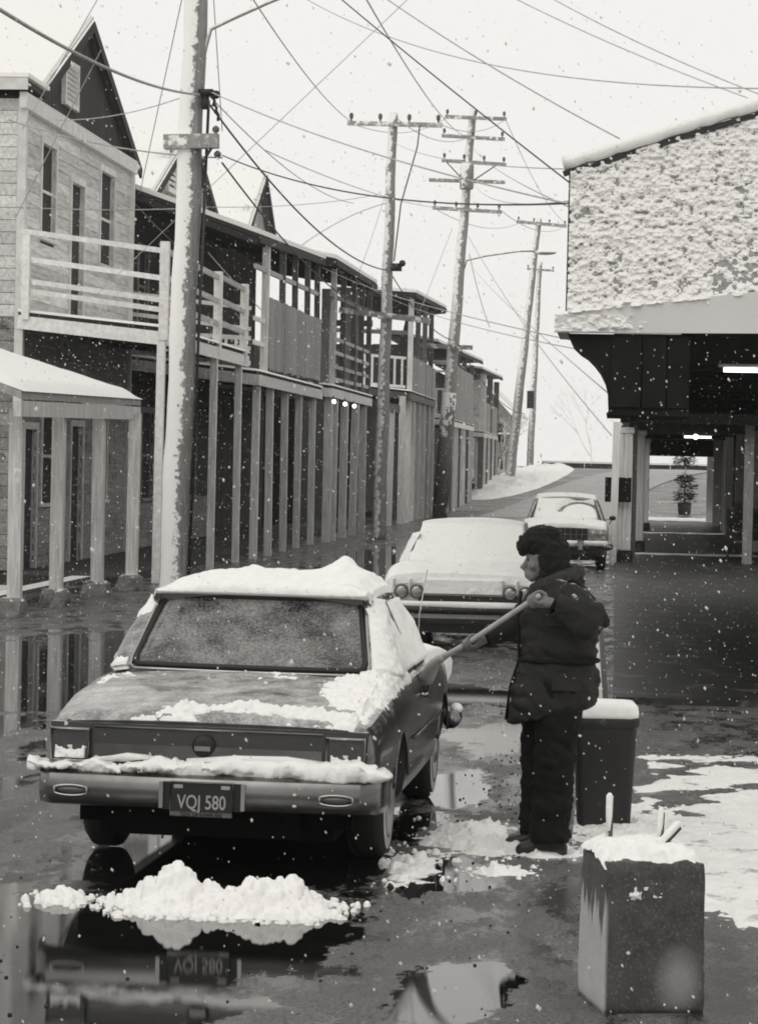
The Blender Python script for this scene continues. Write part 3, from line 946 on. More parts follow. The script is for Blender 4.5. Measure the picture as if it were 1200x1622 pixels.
# shingled front: inclined face from the fascia up to the raking verge
def verge(x): return 4.625 + (x + .43) * .331
def face_y(z): return YF + (z - 3.4) * .22
XR = 4.6
V = [(-.42, face_y(3.3), 3.4), (XR, face_y(3.3), 3.4 + .122 * (XR + .42)), (XR, face_y(verge(XR)), verge(XR)), (-.42, face_y(4.62), 4.62)]
V += [(x, y + .25, z) for x, y, z in V]
fr = mesh('shingle_front', V, [(0, 1, 2, 3), (7, 6, 5, 4), (0, 4, 5, 1), (1, 5, 6, 2), (2, 6, 7, 3), (3, 7, 4, 0)], 'shake', a1, off=True)
# courses of wood shakes that show between the clumps of snow
P_ = []
z = 3.42
while z < 5.9:
    x = -.42 + random.uniform(0, .05)
    while x < 3.2:
        w = random.uniform(.07, .15)
        zb = z + .122 * (x + .42) * max(0, 1 - (z - 3.42) / 2)
        if zb + .1 < verge(x) and x + w < XR:
            y = face_y(zb) - .012
            P_.append(([(x, y - .022, zb), (x + w - .008, y - .022, zb), (x + w - .008, y + .02, zb + .15), (x, y + .02, zb + .15),
                        (x, y, zb), (x + w - .008, y, zb), (x + w - .008, y + .03, zb + .15), (x, y + .03, zb + .15)],
                       [(0, 1, 2, 3), (7, 6, 5, 4), (0, 4, 5, 1), (1, 5, 6, 2), (2, 6, 7, 3), (3, 7, 4, 0)]))
        x += w
    z += .13
V, F = join(P_)
tag(mesh('shingles', V, F, 'shake', fr, off=True), kind='stuff')
# snow clumps caught on the shakes
nu, nv = 460, 360
us, vs = np.meshgrid(np.linspace(-.44, 2.0, nu), np.linspace(0, 1, nv), indexing='ij')
zlo = 3.4 + .122 * (us + .42)
zz = zlo + (verge(us) - zlo) * vs
n1 = fbm(us * 24, zz * 32, 3, 5)
n2 = fbm(us * 5, zz * 5, 3, 9)
n3 = fbm(us * 70, zz * 80, 2, 21)
low = np.exp(-(zz - zlo) / .05) * .05
dsp = (n1 - .40) * .115 + (n2 - .45) * .05 + (n3 - .5) * .022 + low + .012
dsp = np.clip(dsp, -.02, .1)
V = np.stack([us, face_y(zz) - .026 - dsp, zz - .25 * np.clip(dsp, 0, 1)], -1).reshape(-1, 3)
tag(mesh('snow_crust', V, [f for f in grid_faces(nu, nv)], 'snow', fr, True, off=True), kind='stuff')
pts = [(x, face_y(verge(x)) - .03, verge(x) + .05 + .02 * float(fbm(np.array(x * 9), np.array(1.), 3))) for x in np.linspace(-.5, XR, 60)]
mesh('snow_cap', *tube(pts, [(.11, .055 + .02 * random.random()) for _ in pts], 10), 'snow', fr, True, off=True)
bar(a1, 'verge_board', (-.5, face_y(4.6) - .06, verge(-.5) - .03), (XR, face_y(verge(XR)) - .06, verge(XR) - .03), .03, .05, 'iron')
bar(a1, 'corner_trim', (-.44, face_y(3.4) - .02, 3.4), (-.44, face_y(4.62) - .02, 4.62), .025, .025, 'iron')
# fascia board and the snowy corner return
V = [(-.43, YF - .06, 3.215), (XR, YF - .06, 3.28), (XR, YF - .06, 4.0), (-.43, YF - .06, 3.395)]
V += [(x, y + .06, z) for x, y, z in V]
fc = mesh('fascia_board', V, [(0, 1, 2, 3), (7, 6, 5, 4), (0, 4, 5, 1), (1, 5, 6, 2), (2, 6, 7, 3), (3, 7, 4, 0)], 'fascia', a1, off=True)
mesh('corner_return', *boxV(-.52, -.435, YF - .1, YF + 1.4, 3.22, 3.36), 'fascia', a1, off=True)
nu, nv = 160, 50
us, vs = np.meshgrid(np.linspace(-.54, .52, nu), np.linspace(3.215, 3.375, nv), indexing='ij')
d = (fbm(us * 22, vs * 26, 3, 31) - .42) * .12 + .04 * smoothstep(.35, -.3, us) - .05 * smoothstep(.0, .5, us) - .02
d = np.where((vs < 3.222) | (vs > 3.37) | (us < -.535), -.05, d)
tag(mesh('snow_crust', np.stack([us, YF - .066 - np.clip(d, -.03, .05), vs], -1).reshape(-1, 3), grid_faces(nu, nv), 'snow', fc, True, off=True), kind='stuff')
# dark valance with its coved outer end
cove = [(-.43, 3.212), (-.40, 3.15), (-.335, 3.09), (-.27, 3.05), (-.21, 2.99), (-.155, 2.92), (-.11, 2.83), (-.085, 2.73), (-.075, 2.56), (-.09, 2.55), (-.09, 2.53), (.60, 2.53), (.60, 3.212)]
n = len(cove)
V = [(x, YF + .02, z) for x, z in cove] + [(x, YF + 1.8, z) for x, z in cove]
F = [tuple(range(n)), tuple(range(2 * n - 1, n - 1, -1))] + [((i + 1) % n, i, i + n, (i + 1) % n + n) for i in range(n)]
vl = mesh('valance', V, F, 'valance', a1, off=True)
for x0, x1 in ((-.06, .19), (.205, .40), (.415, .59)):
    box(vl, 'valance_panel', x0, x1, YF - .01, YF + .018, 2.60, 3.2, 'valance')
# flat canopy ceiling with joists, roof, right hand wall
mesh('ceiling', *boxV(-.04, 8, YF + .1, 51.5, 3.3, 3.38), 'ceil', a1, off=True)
mesh('roof', [(-.05, YF + .3, 4.6), (4.6, YF + .6, 6.27), (9.6, YF + .3, 4.6), (-.05, 51.6, 4.6), (4.6, 51.6, 6.27), (9.6, 51.6, 4.6),
              (-.05, YF + .3, 3.39), (9.6, YF + .3, 3.39), (-.05, 51.6, 3.39), (9.6, 51.6, 3.39)],
     [(0, 1, 4, 3), (1, 2, 5, 4), (3, 4, 5, 9, 8), (0, 3, 8, 6), (2, 7, 9, 5), (6, 8, 9, 7), (0, 6, 7, 2, 1)], 'snow_old', a1, off=True)
for i in range(23):
    y = YF + 2.2 + i * 1.15
    box(a1, 'joist', .0 if y > YF + 2 else .65, 3.2, y, y + .07, 3.06, 3.3, 'ceil')
bar(a1, 'street_beam', (.16, YF + 1.9, 3.02), (.16, 51.4, 3.02), .2, .3, 'valance')
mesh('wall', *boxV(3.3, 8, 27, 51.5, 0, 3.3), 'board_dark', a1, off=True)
for i in range(5):
    y = 29 + i * 4.4
    box(a1, 'wall_pilaster', 3.12, 3.3, y, y + .35, .06, 3.3, 'post_dark')
    wv = box(a1, 'shop_window', 3.24, 3.3, y + .8, y + 3.5, .8, 2.6, 'glass')
    box(wv, 'frame', 3.2, 3.31, y + .7, y + .8, .7, 2.7, 'post_dark'); box(wv, 'frame', 3.2, 3.31, y + 3.5, y + 3.6, .7, 2.7, 'post_dark')
for x, y, w in ((2.9, 46, .2), (3.0, 40, .2)):
    post(a1, x, y, .06, 3.1, w, 'column', 0, 'inner_post')
# street columns
def column(root, x, y, w, d, z1, mat='column'):
    c = box(root, 'column', x, x + w, y, y + d, .0, z1, mat)
    k = max(2, int(w / .09))
    for i in range(k):
        xa = x + w * i / k
        box(c, 'flute_strip', xa + .012, xa + w / k - .012, y - .022, y + .0, .32, z1 - .1, mat)
    box(c, 'plinth', x - .05, x + w + .05, y - .06, y + d + .05, 0, .3, 'walk')
    box(c, 'capital', x - .03, x + w + .03, y - .04, y + d + .03, z1 - .08, z1 + .04, mat)
    return c
for (x0, x1, y, zz, mtl) in ((1.0, 2.2, 27.3, 3.04, 'tube_light')  ,):
    fx = box(a1, 'light_fixture', x0 - .05, x1 + .05, y - .07, y + .07, zz + .03, zz + .10, 'column')
    mesh('fluorescent_tube', *tube([(x0, y, zz), (x1, y, zz)], .022, 10), mtl, fx, True, off=True)

def arcade(name_label, y0, y1, xc, cols, fasc):
    a = empty('arcade_building', (xc + 2, y0, 0), label=name_label, cat='building', group=G_ARC)
    mesh('ceiling', *boxV(xc - .1, 7, y0, y1, 3.05, 3.15), 'ceil', a, off=True)
    mesh('roof', *boxV(xc - .3, 8, y0 - .1, y1 + .1, 3.16, 4.2), 'snow_old', a, off=True)
    mesh('wall', *boxV(3.5 + xc * .3, 8, y0, y1, 0, 3.05), 'board_dark', a, off=True)
    box(a, 'roof_end_darkener', xc - .32, 8, y0 - .2, y0 - .13, 3.0, 4.25, 'valance')  # dark board added to cover the brightly lit roof end
    box(a, 'end_fascia', xc - .1, 7, y1 - .1, y1, fasc, 3.05, 'valance')
    for y in cols:
        column(a, xc, y, .26, .3, 2.9)
        post(a, 3.25 + xc * .3, y + 2, .05, 3.0, .25, 'column', 0, 'inner_post')
    return a
a2 = arcade('second arcade building with pale street column carrying a dark sign board', 60.0, 86, .42, (68, 76, 84), 2.9)
column(a2, -.02, 60.2, .36, .4, 2.86)
bar(a2, 'street_post', (-.03, 59.6, 0), (.0, 59.6, 3.0), .15, .15, 'column')
sg = box(a2, 'sign_board', -.22, .33, 59.95, 60.0, 1.32, 1.84, 'valance')
box(a2, 'street_post', .36, .46, 62.5, 62.7, 0, 3.0, 'post_dark')
post(a2, 2.8, 60.6, .05, 3.0, .2, 'board_mid', 0, 'inner_post')
a3 = arcade('farthest arcade building, its dark ceiling edge against the snowy levee', 87.4, 105, .78, (89, 97, 104), 2.45)
fx = box(a2, 'light_fixture', 1.95, 2.85, 84.9, 85.1, 3.0, 3.045, 'column')
mesh('fluorescent_tube', *tube([(2.0, 85, 2.97), (2.8, 85, 2.97)], .03, 8), 'tube_light', fx, True, off=True)
mesh('light_bulb', *sphere((2.2, 80, 2.93), .07, 10, 8), 'bulb', a2, True, off=True)
# racks standing against the wall
for i, (x, lab) in enumerate(((2.45, 'dark newspaper rack nearer the walkway under the arcade'), (2.98, 'dark newspaper rack against the wall under the arcade'))):
    nr = empty('newspaper_rack', (x, 62.4 + i * .3, .06), label=lab, cat='rack', group='newspaper racks under the arcade')
    y = 62.4 + i * .3
    for dx in (0, .4):
        for dy in (0, .34): box(nr, 'leg', x + dx, x + dx + .04, y + dy, y + dy + .04, .06, .5, 'iron')
    bd = box(nr, 'cabinet', x - .02, x + .46, y - .02, y + .4, .5, 1.2, 'iron')
    box(bd, 'display_window', x + .05, x + .39, y - .03, y - .021, .78, 1.12, 'glass')
    box(bd, 'handle', x + .12, x + .32, y - .05, y - .03, .68, .71, 'chrome')
    box(nr, 'coin_box', x + .14, x + .3, y + .1, y + .3, 1.2, 1.34, 'iron')

# ================================================================== UTILITY POLES
G_POLE = 'utility poles along the left side'
def pole_shaft(root, p, q_, r0_, r1_, mat, n=16):
    p, q_ = Vector(p), Vector(q_)
    K = 40
    pts = [p.lerp(q_, i / (K - 1)) + Vector((.012 * math.sin(i * .7), 0, 0)) for i in range(K)]
    rad = [(r0_ + (r1_ - r0_) * i / (K - 1)) * (1 + .025 * math.sin(i * 1.9)) for i in range(K)]
    return mesh('shaft', *tube(pts, rad, n), mat, root, True, off=True)
def crossarm(root, p, q_, w=.1, ins=5, mat='crossarm', brace=None):
    a = bar(root, 'crossarm', p, q_, w, w * 1.15, mat)
    p, q_ = Vector(p), Vector(q_)
    for i in range(ins):
        c = p.lerp(q_, .04 + .92 * i / max(1, ins - 1))
        mesh('insulator', *lathe([(.02, 0), (.025, .06), (.055, .09), (.05, .14), (.06, .17), (.03, .22)], 8, c=tuple(c + Vector((0, 0, w * .5)))), 'insul', a, True, off=True)
    if brace:
        m = Vector(brace)
        for t in (.25, .75): bar(root, 'arm_brace', p.lerp(q_, t), m, .03, .02, 'iron')
    return a
p1 = empty('utility_pole', (-6.0, 38.8, 0), label='nearest utility pole, thick and snow plastered, with short crossarm and lamp bracket', cat='pole', group=G_POLE)
pole_shaft(p1, (-6.05, 38.8, -.1), (-5.86, 38.9, 10.5), .2, .15, 'pole', 24)
crossarm(p1, (-6.27, 38.72, 6.41), (-5.52, 38.68, 6.43), .17, 0)
bar(p1, 'arm_brace', (-5.58, 38.66, 6.38), (-5.76, 38.72, 6.1), .03, .03, 'iron')
mesh('lamp_bracket', *tube([(-5.78, 38.85, 7.55), (-5.74, 38.85, 7.75), (-5.68, 38.85, 7.98), (-5.4, 38.85, 8.12), (-4.9, 38.85, 8.35), (-4.3, 38.85, 8.6)], .028, 8), 'crossarm', p1, True, off=True)
V, F = join([boxV(-5.8, -5.6, 38.6, 38.75, 7.05, 7.13), boxV(-5.76, -5.66, 38.62, 38.72, 6.86, 7.05), sphere((-5.56, 38.66, 7.06), .06, 8, 6)] +
            [tube([(-5.62 + .03 * k, 38.64, 7.05 - .1 * k), (-5.58 + .03 * k, 38.66, 6.98 - .1 * k), (-5.6 + .035 * k, 38.66, 6.9 - .1 * k)], .02, 6) for k in range(3)])
mesh('cable_clamp', V, F, 'iron', p1, True, off=True)
mesh('ground_wire', *tube([(-5.83, 38.75, 0), (-5.75, 38.78, 4), (-5.68, 38.8, 7)], .022, 6), 'iron', p1, True, off=True)
mesh('hanging_insulator', *lathe([(.02, 0), (.05, .03), (.05, .07), (.015, .1)], 10, c=(-5.56, 38.7, 6.54)), 'insul', p1, True, off=True)
mesh('hanging_insulator', *lathe([(.02, 0), (.05, .03), (.05, .07), (.015, .1)], 10, c=(-5.53, 38.7, 6.2)), 'insul', p1, True, off=True)

p2 = empty('utility_pole', (-6.15, 74.4, 0), label='slim utility pole with a single long crossarm at its top', cat='pole', group=G_POLE)
pole_shaft(p2, (-6.17, 74.4, -.1), (-6.02, 74.4, 11.2), .185, .115, 'pole_far')
crossarm(p2, (-7.2, 74.25, 10.9), (-4.72, 74.25, 10.87), .1, 4)
crossarm(p2, (-7.3, 74.1, 6.0), (-4.9, 74.1, 5.75), .13, 0, 'crossarm')
mesh('cable_clamp', *join([boxV(-5.95, -5.7, 74.2, 74.35, 7.05, 7.25), sphere((-5.68, 74.2, 7.25), .09, 8, 6)]), 'iron', p2, True, off=True)
mesh('riser_cable', *tube([(-5.3, 74.2, 10.85), (-5.35, 74.2, 10.3), (-5.75, 74.2, 8.8), (-5.9, 74.2, 7.3)], .02, 6), 'wire', p2, True, off=True)

p3 = empty('utility_pole', (-6.35, 104, 0), label='thick leaning utility pole with many crossarms, a transformer and street lamp', cat='pole', group=G_POLE)
pole_shaft(p3, (-6.4, 104, -.1), (-5.5, 104, 15.0), .27, .13, 'pole_far')
mesh('lower_jacket', *tube([(-6.4, 104, 0), (-6.13, 104, 4.6)], [.283, .264], 16), 'post_dark', p3, True, off=True)
for (xa, xb, za, zb_, k) in ((-6.5, -4.25, 14.66, 14.6, 3), (-6.6, -4.3, 13.97, 13.86, 3), (-6.58, -4.22, 13.07, 12.94, 4), (-7.03, -4.25, 12.35, 12.3, 0), (-6.9, -4.35, 11.34, 11.21, 4)):
    crossarm(p3, (xa, 103.75, za), (xb, 103.75, zb_), .11, k)
mesh('transformer', *lathe([(.22, 0), (.25, .04), (.25, .85), (.2, .95), (.06, 1.0), (.05, 1.2)], 16, c=(-5.64, 103.5, 12.0)), 'crossarm', p3, True, off=True)
crossarm(p3, (-7.25, 103.6, 6.3), (-5.3, 103.6, 6.25), .14, 0)
for a, b in (((-5.62, 103.7, 12.2), (-6.4, 103.7, 13.0)), ((-5.62, 103.7, 12.2), (-4.6, 103.7, 12.9))): bar(p3, 'arm_brace', a, b, .04, .04, 'iron')
mesh('lamp_arm', *tube([(-5.75, 104, 9.0), (-5.6, 103.9, 9.45), (-4.9, 103.8, 9.62), (-3.7, 103.7, 9.8), (-3.0, 103.7, 9.82)], .04, 8), 'crossarm', p3, True, off=True)
mesh('street_lamp_head', *join([sphere((-2.75, 103.7, 9.76), (.42, .14, .09), 12, 8)]), 'crossarm', p3, True, off=True)

p4 = empty('utility_pole', (-6.1, 163, 0), label='leaning far pole at the snow bank with one high crossarm', cat='pole', group=G_POLE)
pole_shaft(p4, (-6.15, 163, .2), (-4.7, 163, 16.1), .31, .15, 'pole_far')
crossarm(p4, (-5.97, 162.7, 15.85), (-3.1, 162.7, 15.63), .15, 4)
mesh('switch_box', *boxV(-5.15, -4.75, 162.5, 162.8, 5.2, 6.2), 'iron', p4, off=True)
p5 = empty('utility_pole', (-5.75, 190, 0), label='thinnest and farthest pole, on the levee right of the leaning pole', cat='pole', group=G_POLE)
pole_shaft(p5, (-5.75, 190, 1.2), (-5.35, 190, 15.5), .24, .14, 'pole_far')
crossarm(p5, (-6.2, 189.8, 15.0), (-4.4, 189.8, 14.9), .12, 2)

# ================================================================== WIRES
WIRES = [
    ((-4.58, 20.0, 5.349), (-5.794, 38.8, 7.075), 0.15, 'wire_light', 0.016) ,
    ((-5.773, 38.9, 7.071), (-6.097, 74.3, 7.071), 0.5, 'wire', 0.016) ,
    ((-6.031, 74.3, 7.072), (-5.872, 103.0, 6.462), 0.4, 'wire', 0.016) ,
    ((-5.823, 103.0, 6.348), (-5.291, 163.0, 4.903), 0.6, 'wire', 0.018) ,
    ((-5.508, 39.0, 6.268), (-0.427, 24.4, 4.342), 0.22, 'wire', 0.009) ,
    ((-5.755, 39.0, 7.171), (-0.426, 24.4, 4.331), 0.12, 'wire_light', 0.008) ,
    ((-3.073, 30.0, 7.032), (-0.429, 24.3, 4.494), 0.02, 'wire', 0.007) ,
    ((-2.603, 30.0, 7.035), (-0.008, 24.5, 4.897), 0.05, 'wire_light', 0.006) ,
    ((-4.634, 40.0, 8.665), (1.19, 20.0, 4.761), 0.35, 'wire_light', 0.006) ,
    ((-1.27, 30.0, 7.045), (1.306, 24.6, 5.194), 0.05, 'wire_light', 0.006) ,
    ((-0.871, 30.0, 7.048), (1.305, 24.6, 5.258), 0.05, 'wire_light', 0.006) ,
    ((-4.644, 35.0, 7.842), (-7.041, 74.3, 10.907), 0.2, 'wire_light', 0.01) ,
    ((-3.233, 35.0, 7.853), (-5.733, 103.0, 13.889), 0.3, 'wire_light', 0.012) ,
    ((-8.174, 44.0, 9.297), (-9.8, 46.0, 7.397), 0.0, 'wire_light', 0.008) ,
    ((-7.971, 43.0, 8.269), (-9.888, 46.0, 5.949), 0.0, 'wire_light', 0.009) ,
    ((-6.254, 40.0, 8.653), (-9.709, 57.0, 7.411), 0.0, 'wire_light', 0.008) ,
    ((-5.676, 39.0, 8.493), (-5.514, 39.0, 6.599), 0.0, 'wire', 0.006) ,
    ((-9.587, 44.0, 7.313), (-5.507, 39.0, 6.234), 0.12, 'wire_light', 0.012) ,
    ((-9.891, 46.0, 6.125), (-8.02, 55.0, 6.96), 0.05, 'wire_light', 0.011) ,
    ((-8.02, 55.0, 6.96), (-6.338, 74.3, 9.05), 0.1, 'wire_light', 0.008) ,
    ((-5.506, 39.0, 6.164), (-7.071, 82.0, 6.411), 0.4, 'wire', 0.014) ,
    ((-7.158, 74.3, 10.922), (-6.366, 103.0, 14.544), 0.4, 'wire_light', 0.012) ,
    ((-4.77, 74.3, 10.899), (-4.261, 103.0, 14.499), 0.3, 'wire_light', 0.012) ,
    ((-5.966, 74.3, 11.084), (-5.459, 103.0, 13.892), 0.4, 'wire_light', 0.012) ,
    ((-6.754, 103.0, 11.25), (-5.819, 163.0, 15.805), 0.5, 'wire_light', 0.014) ,
    ((-4.302, 103.0, 11.17), (-3.182, 163.0, 15.662), 0.5, 'wire_light', 0.014) ,
    ((-4.261, 103.0, 14.521), (-3.259, 163.0, 15.877), 0.5, 'wire_light', 0.014) ,
    ((-5.495, 103.0, 10.24), (-0.108, 61.0, 2.726), 0.3, 'wire_light', 0.011) ,
    ((-7.716, 72.0, 7.05), (-0.241, 24.7, 3.154), 0.15, 'wire_light', 0.006) ,
    ((-6.929, 74.0, 6.84), (-0.213, 24.8, 3.088), 0.2, 'wire_light', 0.005) ,
    ((-6.096, 103.0, 10.528), (-6.652, 96.0, 7.299), 0.0, 'wire_light', 0.012) ,
    ((-5.458, 103.0, 9.624), (-4.896, 108.0, 7.222), 0.2, 'wire_light', 0.013) ,
    ((-6.141, 74.3, 9.184), (-6.707, 73.0, 6.908), 0.1, 'wire_light', 0.01) ,
    ((-5.47, 103.0, 12.295), (-0.427, 24.4, 4.364), 0.3, 'wire_light', 0.006) ,
    ((-8.182, 44.0, 4.567), (-2.644, 36.0, 8.061), 0.0, 'wire_light', 0.005) ,
    ((-9.237, 46.0, 7.558), (-5.982, 39.0, 7.099), 0.1, 'wire_light', 0.008) ,
    ((-5.718, 39.0, 7.101), (-7.063, 75.0, 8.873), 0.3, 'wire_light', 0.009) ,
    ((-6.55, 52.0, 7.753), (-5.516, 103.0, 11.222), 0.3, 'wire_light', 0.01) ,
    ((-6.002, 74.3, 10.424), (-0.433, 24.4, 4.633), 0.15, 'wire_light', 0.006) ,
    ((-7.408, 66.0, 7.076), (-6.15, 74.3, 8.821), -0.12, 'wire_light', 0.012) ,
    ((-5.451, 103.0, 13.505), (-0.426, 24.4, 4.299), 0.15, 'wire_light', 0.006) ,
    ((-5.404, 103.0, 9.213), (-0.069, 24.9, 2.725), 0.1, 'wire_light', 0.006) ,
    ((-10.059, 57.0, 7.47), (-8.722, 60.0, 6.033), 0.1, 'wire_light', 0.01) ,
    ((-7.566, 52.0, 5.86), (-8.501, 75.0, 5.208), 0.1, 'wire_light', 0.01) ,
]
WLAB = ['snowy cable from the upper left corner to the nearest pole', 'heavy dark cable from the nearest pole down to the slim pole',
        'heavy dark cable from the slim pole to the thick leaning pole', 'heavy cable from the thick leaning pole to the far leaning pole',
        'dark wire sagging from the nearest crossarm to the shingled front corner', 'snowy wire from the nearest pole clamp to the shingled front corner',
        'straight dark wire descending from the top edge to the shingled corner', 'thin wire descending to the raking verge of the shingled front',
        'long thin wire crossing the upper right sky', 'upper thin wire over the shingled roof', 'second thin wire over the shingled roof',
        'thin wire from the top edge to the left tip of the slim pole crossarm', 'thin wire from the top edge to the topmost arms of the thick pole',
        'guy wire over the tallest gable, upper one', 'guy wire crossing the gable vent of the nearest house', 'thin wire falling behind the nearest pole to the second roof',
        'short vertical wire hanging beside the nearest pole', 'snowy wire across the nearest house front to the crossarm', 'level snowy wire across the balcony of the nearest house',
        'faint level wire between the nearest pole and the slim pole', 'dark cable dropping along the balcony roof edge', 'wire from the left crossarm tip of the slim pole to the thick pole',
        'wire from the right crossarm tip of the slim pole to the thick pole', 'wire from the slim pole top to the thick pole second arm', 'wire from the lowest arm left tip to the far leaning pole',
        'wire from the lowest arm right tip to the far leaning pole', 'wire from the topmost arm to the far leaning pole', 'wire falling from the thick pole towards the arcade columns',
        'long sagging wire under the eaves line to the canopy corner', 'second long sagging wire to the canopy corner', 'guy wire left of the thick pole',
        'loose drop wire right of the thick pole', 'curved drop wire left of the slim pole', 'wire from the transformer pole to the shingled front', 'hairline wire crossing behind the nearest pole',
        'thin wire from the tall gable eave to the nearest pole', 'fine wire from the nearest pole clamp towards the slim pole', 'fine wire from the second gable to the lowest crossarm of the thick pole', 'fine wire from the slim pole shaft to the upper shingled edge', 'short looped wire above the third gable eave', 'fine wire from the second arm of the thick pole to the shingled edge', 'fine wire from the thick pole lamp arm to the canopy corner', 'short wire under the second roof eave', 'drop wire along the second building balcony']
for i, (p, q_, sag, mt, r) in enumerate(WIRES):
    p, q_ = Vector(p), Vector(q_)
    pts = [p.lerp(q_, k / 24) - Vector((0, 0, 4 * sag * (k / 24) * (1 - k / 24))) for k in range(25)]
    o = mesh('wire', *tube(pts, r, 6), mt, None, True)
    tag(o, WLAB[i], 'wire', 'overhead wires')

# ================================================================== CARS
def ip(T, k, y): return float(np.interp(y, [a for a, b in T[k]], [b for a, b in T[k]]))
def section(T, y):
    w, zs, zd, zb = (ip(T, k, y) for k in ('w', 'zs', 'zd', 'zb'))
    zm = zb + (zs - zb) * .58
    return [(0, zb), (.70 * w, zb), (.90 * w, zb + .02), (.955 * w, zb + .08), (.985 * w, zb + (zs - zb) * .35), (w, zm), (.992 * w, zs - .12),
            (.975 * w, zs - .05), (.945 * w, zs - .015), (.90 * w, zs), (.80 * w, zs + (zd - zs) * .35), (.6 * w, zs + (zd - zs) * .7), (.3 * w, zs + (zd - zs) * .93), (0, zd)]
def top_z(T, x, y):
    s = section(T, y)[6:]
    xs = [p[0] for p in s][::-1]; z = [p[1] for p in s][::-1]
    return float(np.interp(abs(x), xs, z))
def car_body(root, T, L, wheels, mat, rw=.35, name='body'):
    ys = sorted(set([0, .02, .05] + list(np.linspace(.1, L - .1, 60)) + [L - .05, L - .02, L]))
    V, F = [], []
    for y in ys:
        h = section(T, y)
        ring = h + [(-x, z) for x, z in h[-2:0:-1]]
        V += [(x, y, z) for x, z in ring]
    n = len(ring)
    for i in range(len(ys) - 1):
        for k in range(n):
            F.append((i * n + k, i * n + (k + 1) % n, (i + 1) * n + (k + 1) % n, (i + 1) * n + k))
    F.append(tuple(range(n))[::-1]); F.append(tuple((len(ys) - 1) * n + k for k in range(n)))
    F = [f[::-1] for f in F]
    o = mesh(name, V, F, mat, root)
    bm = bmesh.new(); bm.from_mesh(o.data); bmesh.ops.recalc_face_normals(bm, faces=bm.faces); bm.to_mesh(o.data); bm.free()
    P_ = []
    for (yw, r) in wheels:
        for s in (-1, 1):
            P_.append(lathe([(r, 0), (r, .36)], 32, 'x', (s * .62 if s > 0 else -.98, yw, .32)))
    V, F = join(P_)
    cme = bpy.data.meshes.new('cut'); cme.from_pydata(V, [], F)
    bm = bmesh.new(); bm.from_mesh(cme); bmesh.ops.recalc_face_normals(bm, faces=bm.faces); bm.to_mesh(cme); bm.free()
    co = bpy.data.objects.new('cut', cme); COL.objects.link(co)
    co.parent = root
    md = o.modifiers.new('b', 'BOOLEAN'); md.operation = 'DIFFERENCE'; md.solver = 'EXACT'; md.object = co
    bpy.context.view_layer.update()
    dg = bpy.context.evaluated_depsgraph_get()
    m2 = bpy.data.meshes.new_from_object(o.evaluated_get(dg))
    o.modifiers.clear()
    bpy.data.objects.remove(co)
    m2.polygons.foreach_set('use_smooth', [True] * len(m2.polygons))
    m2.set_sharp_from_angle(angle=R(32))
    m2.materials.clear(); m2.materials.append(M[mat])
    o.data = m2
    return o
def wheel(root, x, y, s, r=.325, w=.195, white=True):
    """s = +1 when the outer face looks to +x"""
    prof = [(r * .62, -w / 2), (r * .86, -w / 2), (r * .97, -w * .38), (r, -w * .25), (r, w * .25), (r * .97, w * .38), (r * .86, w / 2), (r * .62, w / 2)]
    ty = mesh('wheel', *lathe(prof, 36, 'x', (x, y, r)), 'tyre', root, True, sharp=40)
    o = w / 2 * s
    if white: mesh('whitewall', *lathe([(r * .70, o + .002 * s), (r * .86, o + .003 * s), (r * .85, o + .004 * s), (r * .71, o + .006 * s)], 36, 'x', (x, y, r)), 'white_wall', ty, True)
    mesh('rim', *lathe([(r * .66, o - .02 * s), (r * .66, o + .012 * s), (r * .58, o + .0 * s), (r * .45, o - .02 * s), (r * .25, o + .02 * s), (.02, o + .03 * s)], 28, 'x', (x, y, r)), 'rim', ty, True)
    return ty
def arch_lip(root, x, y, r, mat):
    pts = [(x, y + r * math.cos(a), .32 + r * math.sin(a)) for a in np.linspace(.25, math.pi - .25, 26)]
    mesh('wheel_arch_lip', *tube(pts, .010, 6), mat, root, True)
def snow_patch(root, fn, nu, nv, th_fn, name='snow_cover', mat='snow', z_up=True):
    """snow lying on a surface fn(u,v); th_fn gives thickness, negative where bare"""
    u, v = np.meshgrid(np.linspace(0, 1, nu), np.linspace(0, 1, nv), indexing='ij')
    P = np.array([[fn(float(a), float(b)) for b in v[0]] for a in u[:, 0]])
    du = np.gradient(P, axis=0); dv = np.gradient(P, axis=1)
    nn = np.cross(du, dv); nn /= np.linalg.norm(nn, axis=2, keepdims=True) + 1e-9
    if z_up:
        nn = np.where(nn[..., 2:3] < 0, -nn, nn)
    th = th_fn(u, v, P)
    edge = np.minimum(np.minimum(u, 1 - u) * nu, np.minimum(v, 1 - v) * nv)
    th = np.where(edge < .5, -.03, th)
    th = np.clip(th, -.03, None)
    P = P + nn * th[..., None]
    F = np.array(grid_faces(nu, nv))
    tf = th.reshape(-1)
    F = F[(tf[F] > -.025).any(1)]
    V = P.reshape(-1, 3)
    used = np.unique(F); mp = -np.ones(len(V), int); mp[used] = np.arange(len(used))
    o = tag(mesh(name, V[used], mp[F].tolist(), mat, root, True), kind='stuff')
    bm = bmesh.new(); bm.from_mesh(o.data); bmesh.ops.recalc_face_normals(bm, faces=bm.faces)
    bm.normal_update()
    if sum(f.normal.z * f.calc_area() for f in bm.faces) < 0 and z_up: bmesh.ops.reverse_faces(bm, faces=bm.faces)
    bm.to_mesh(o.data); bm.free()
    return o
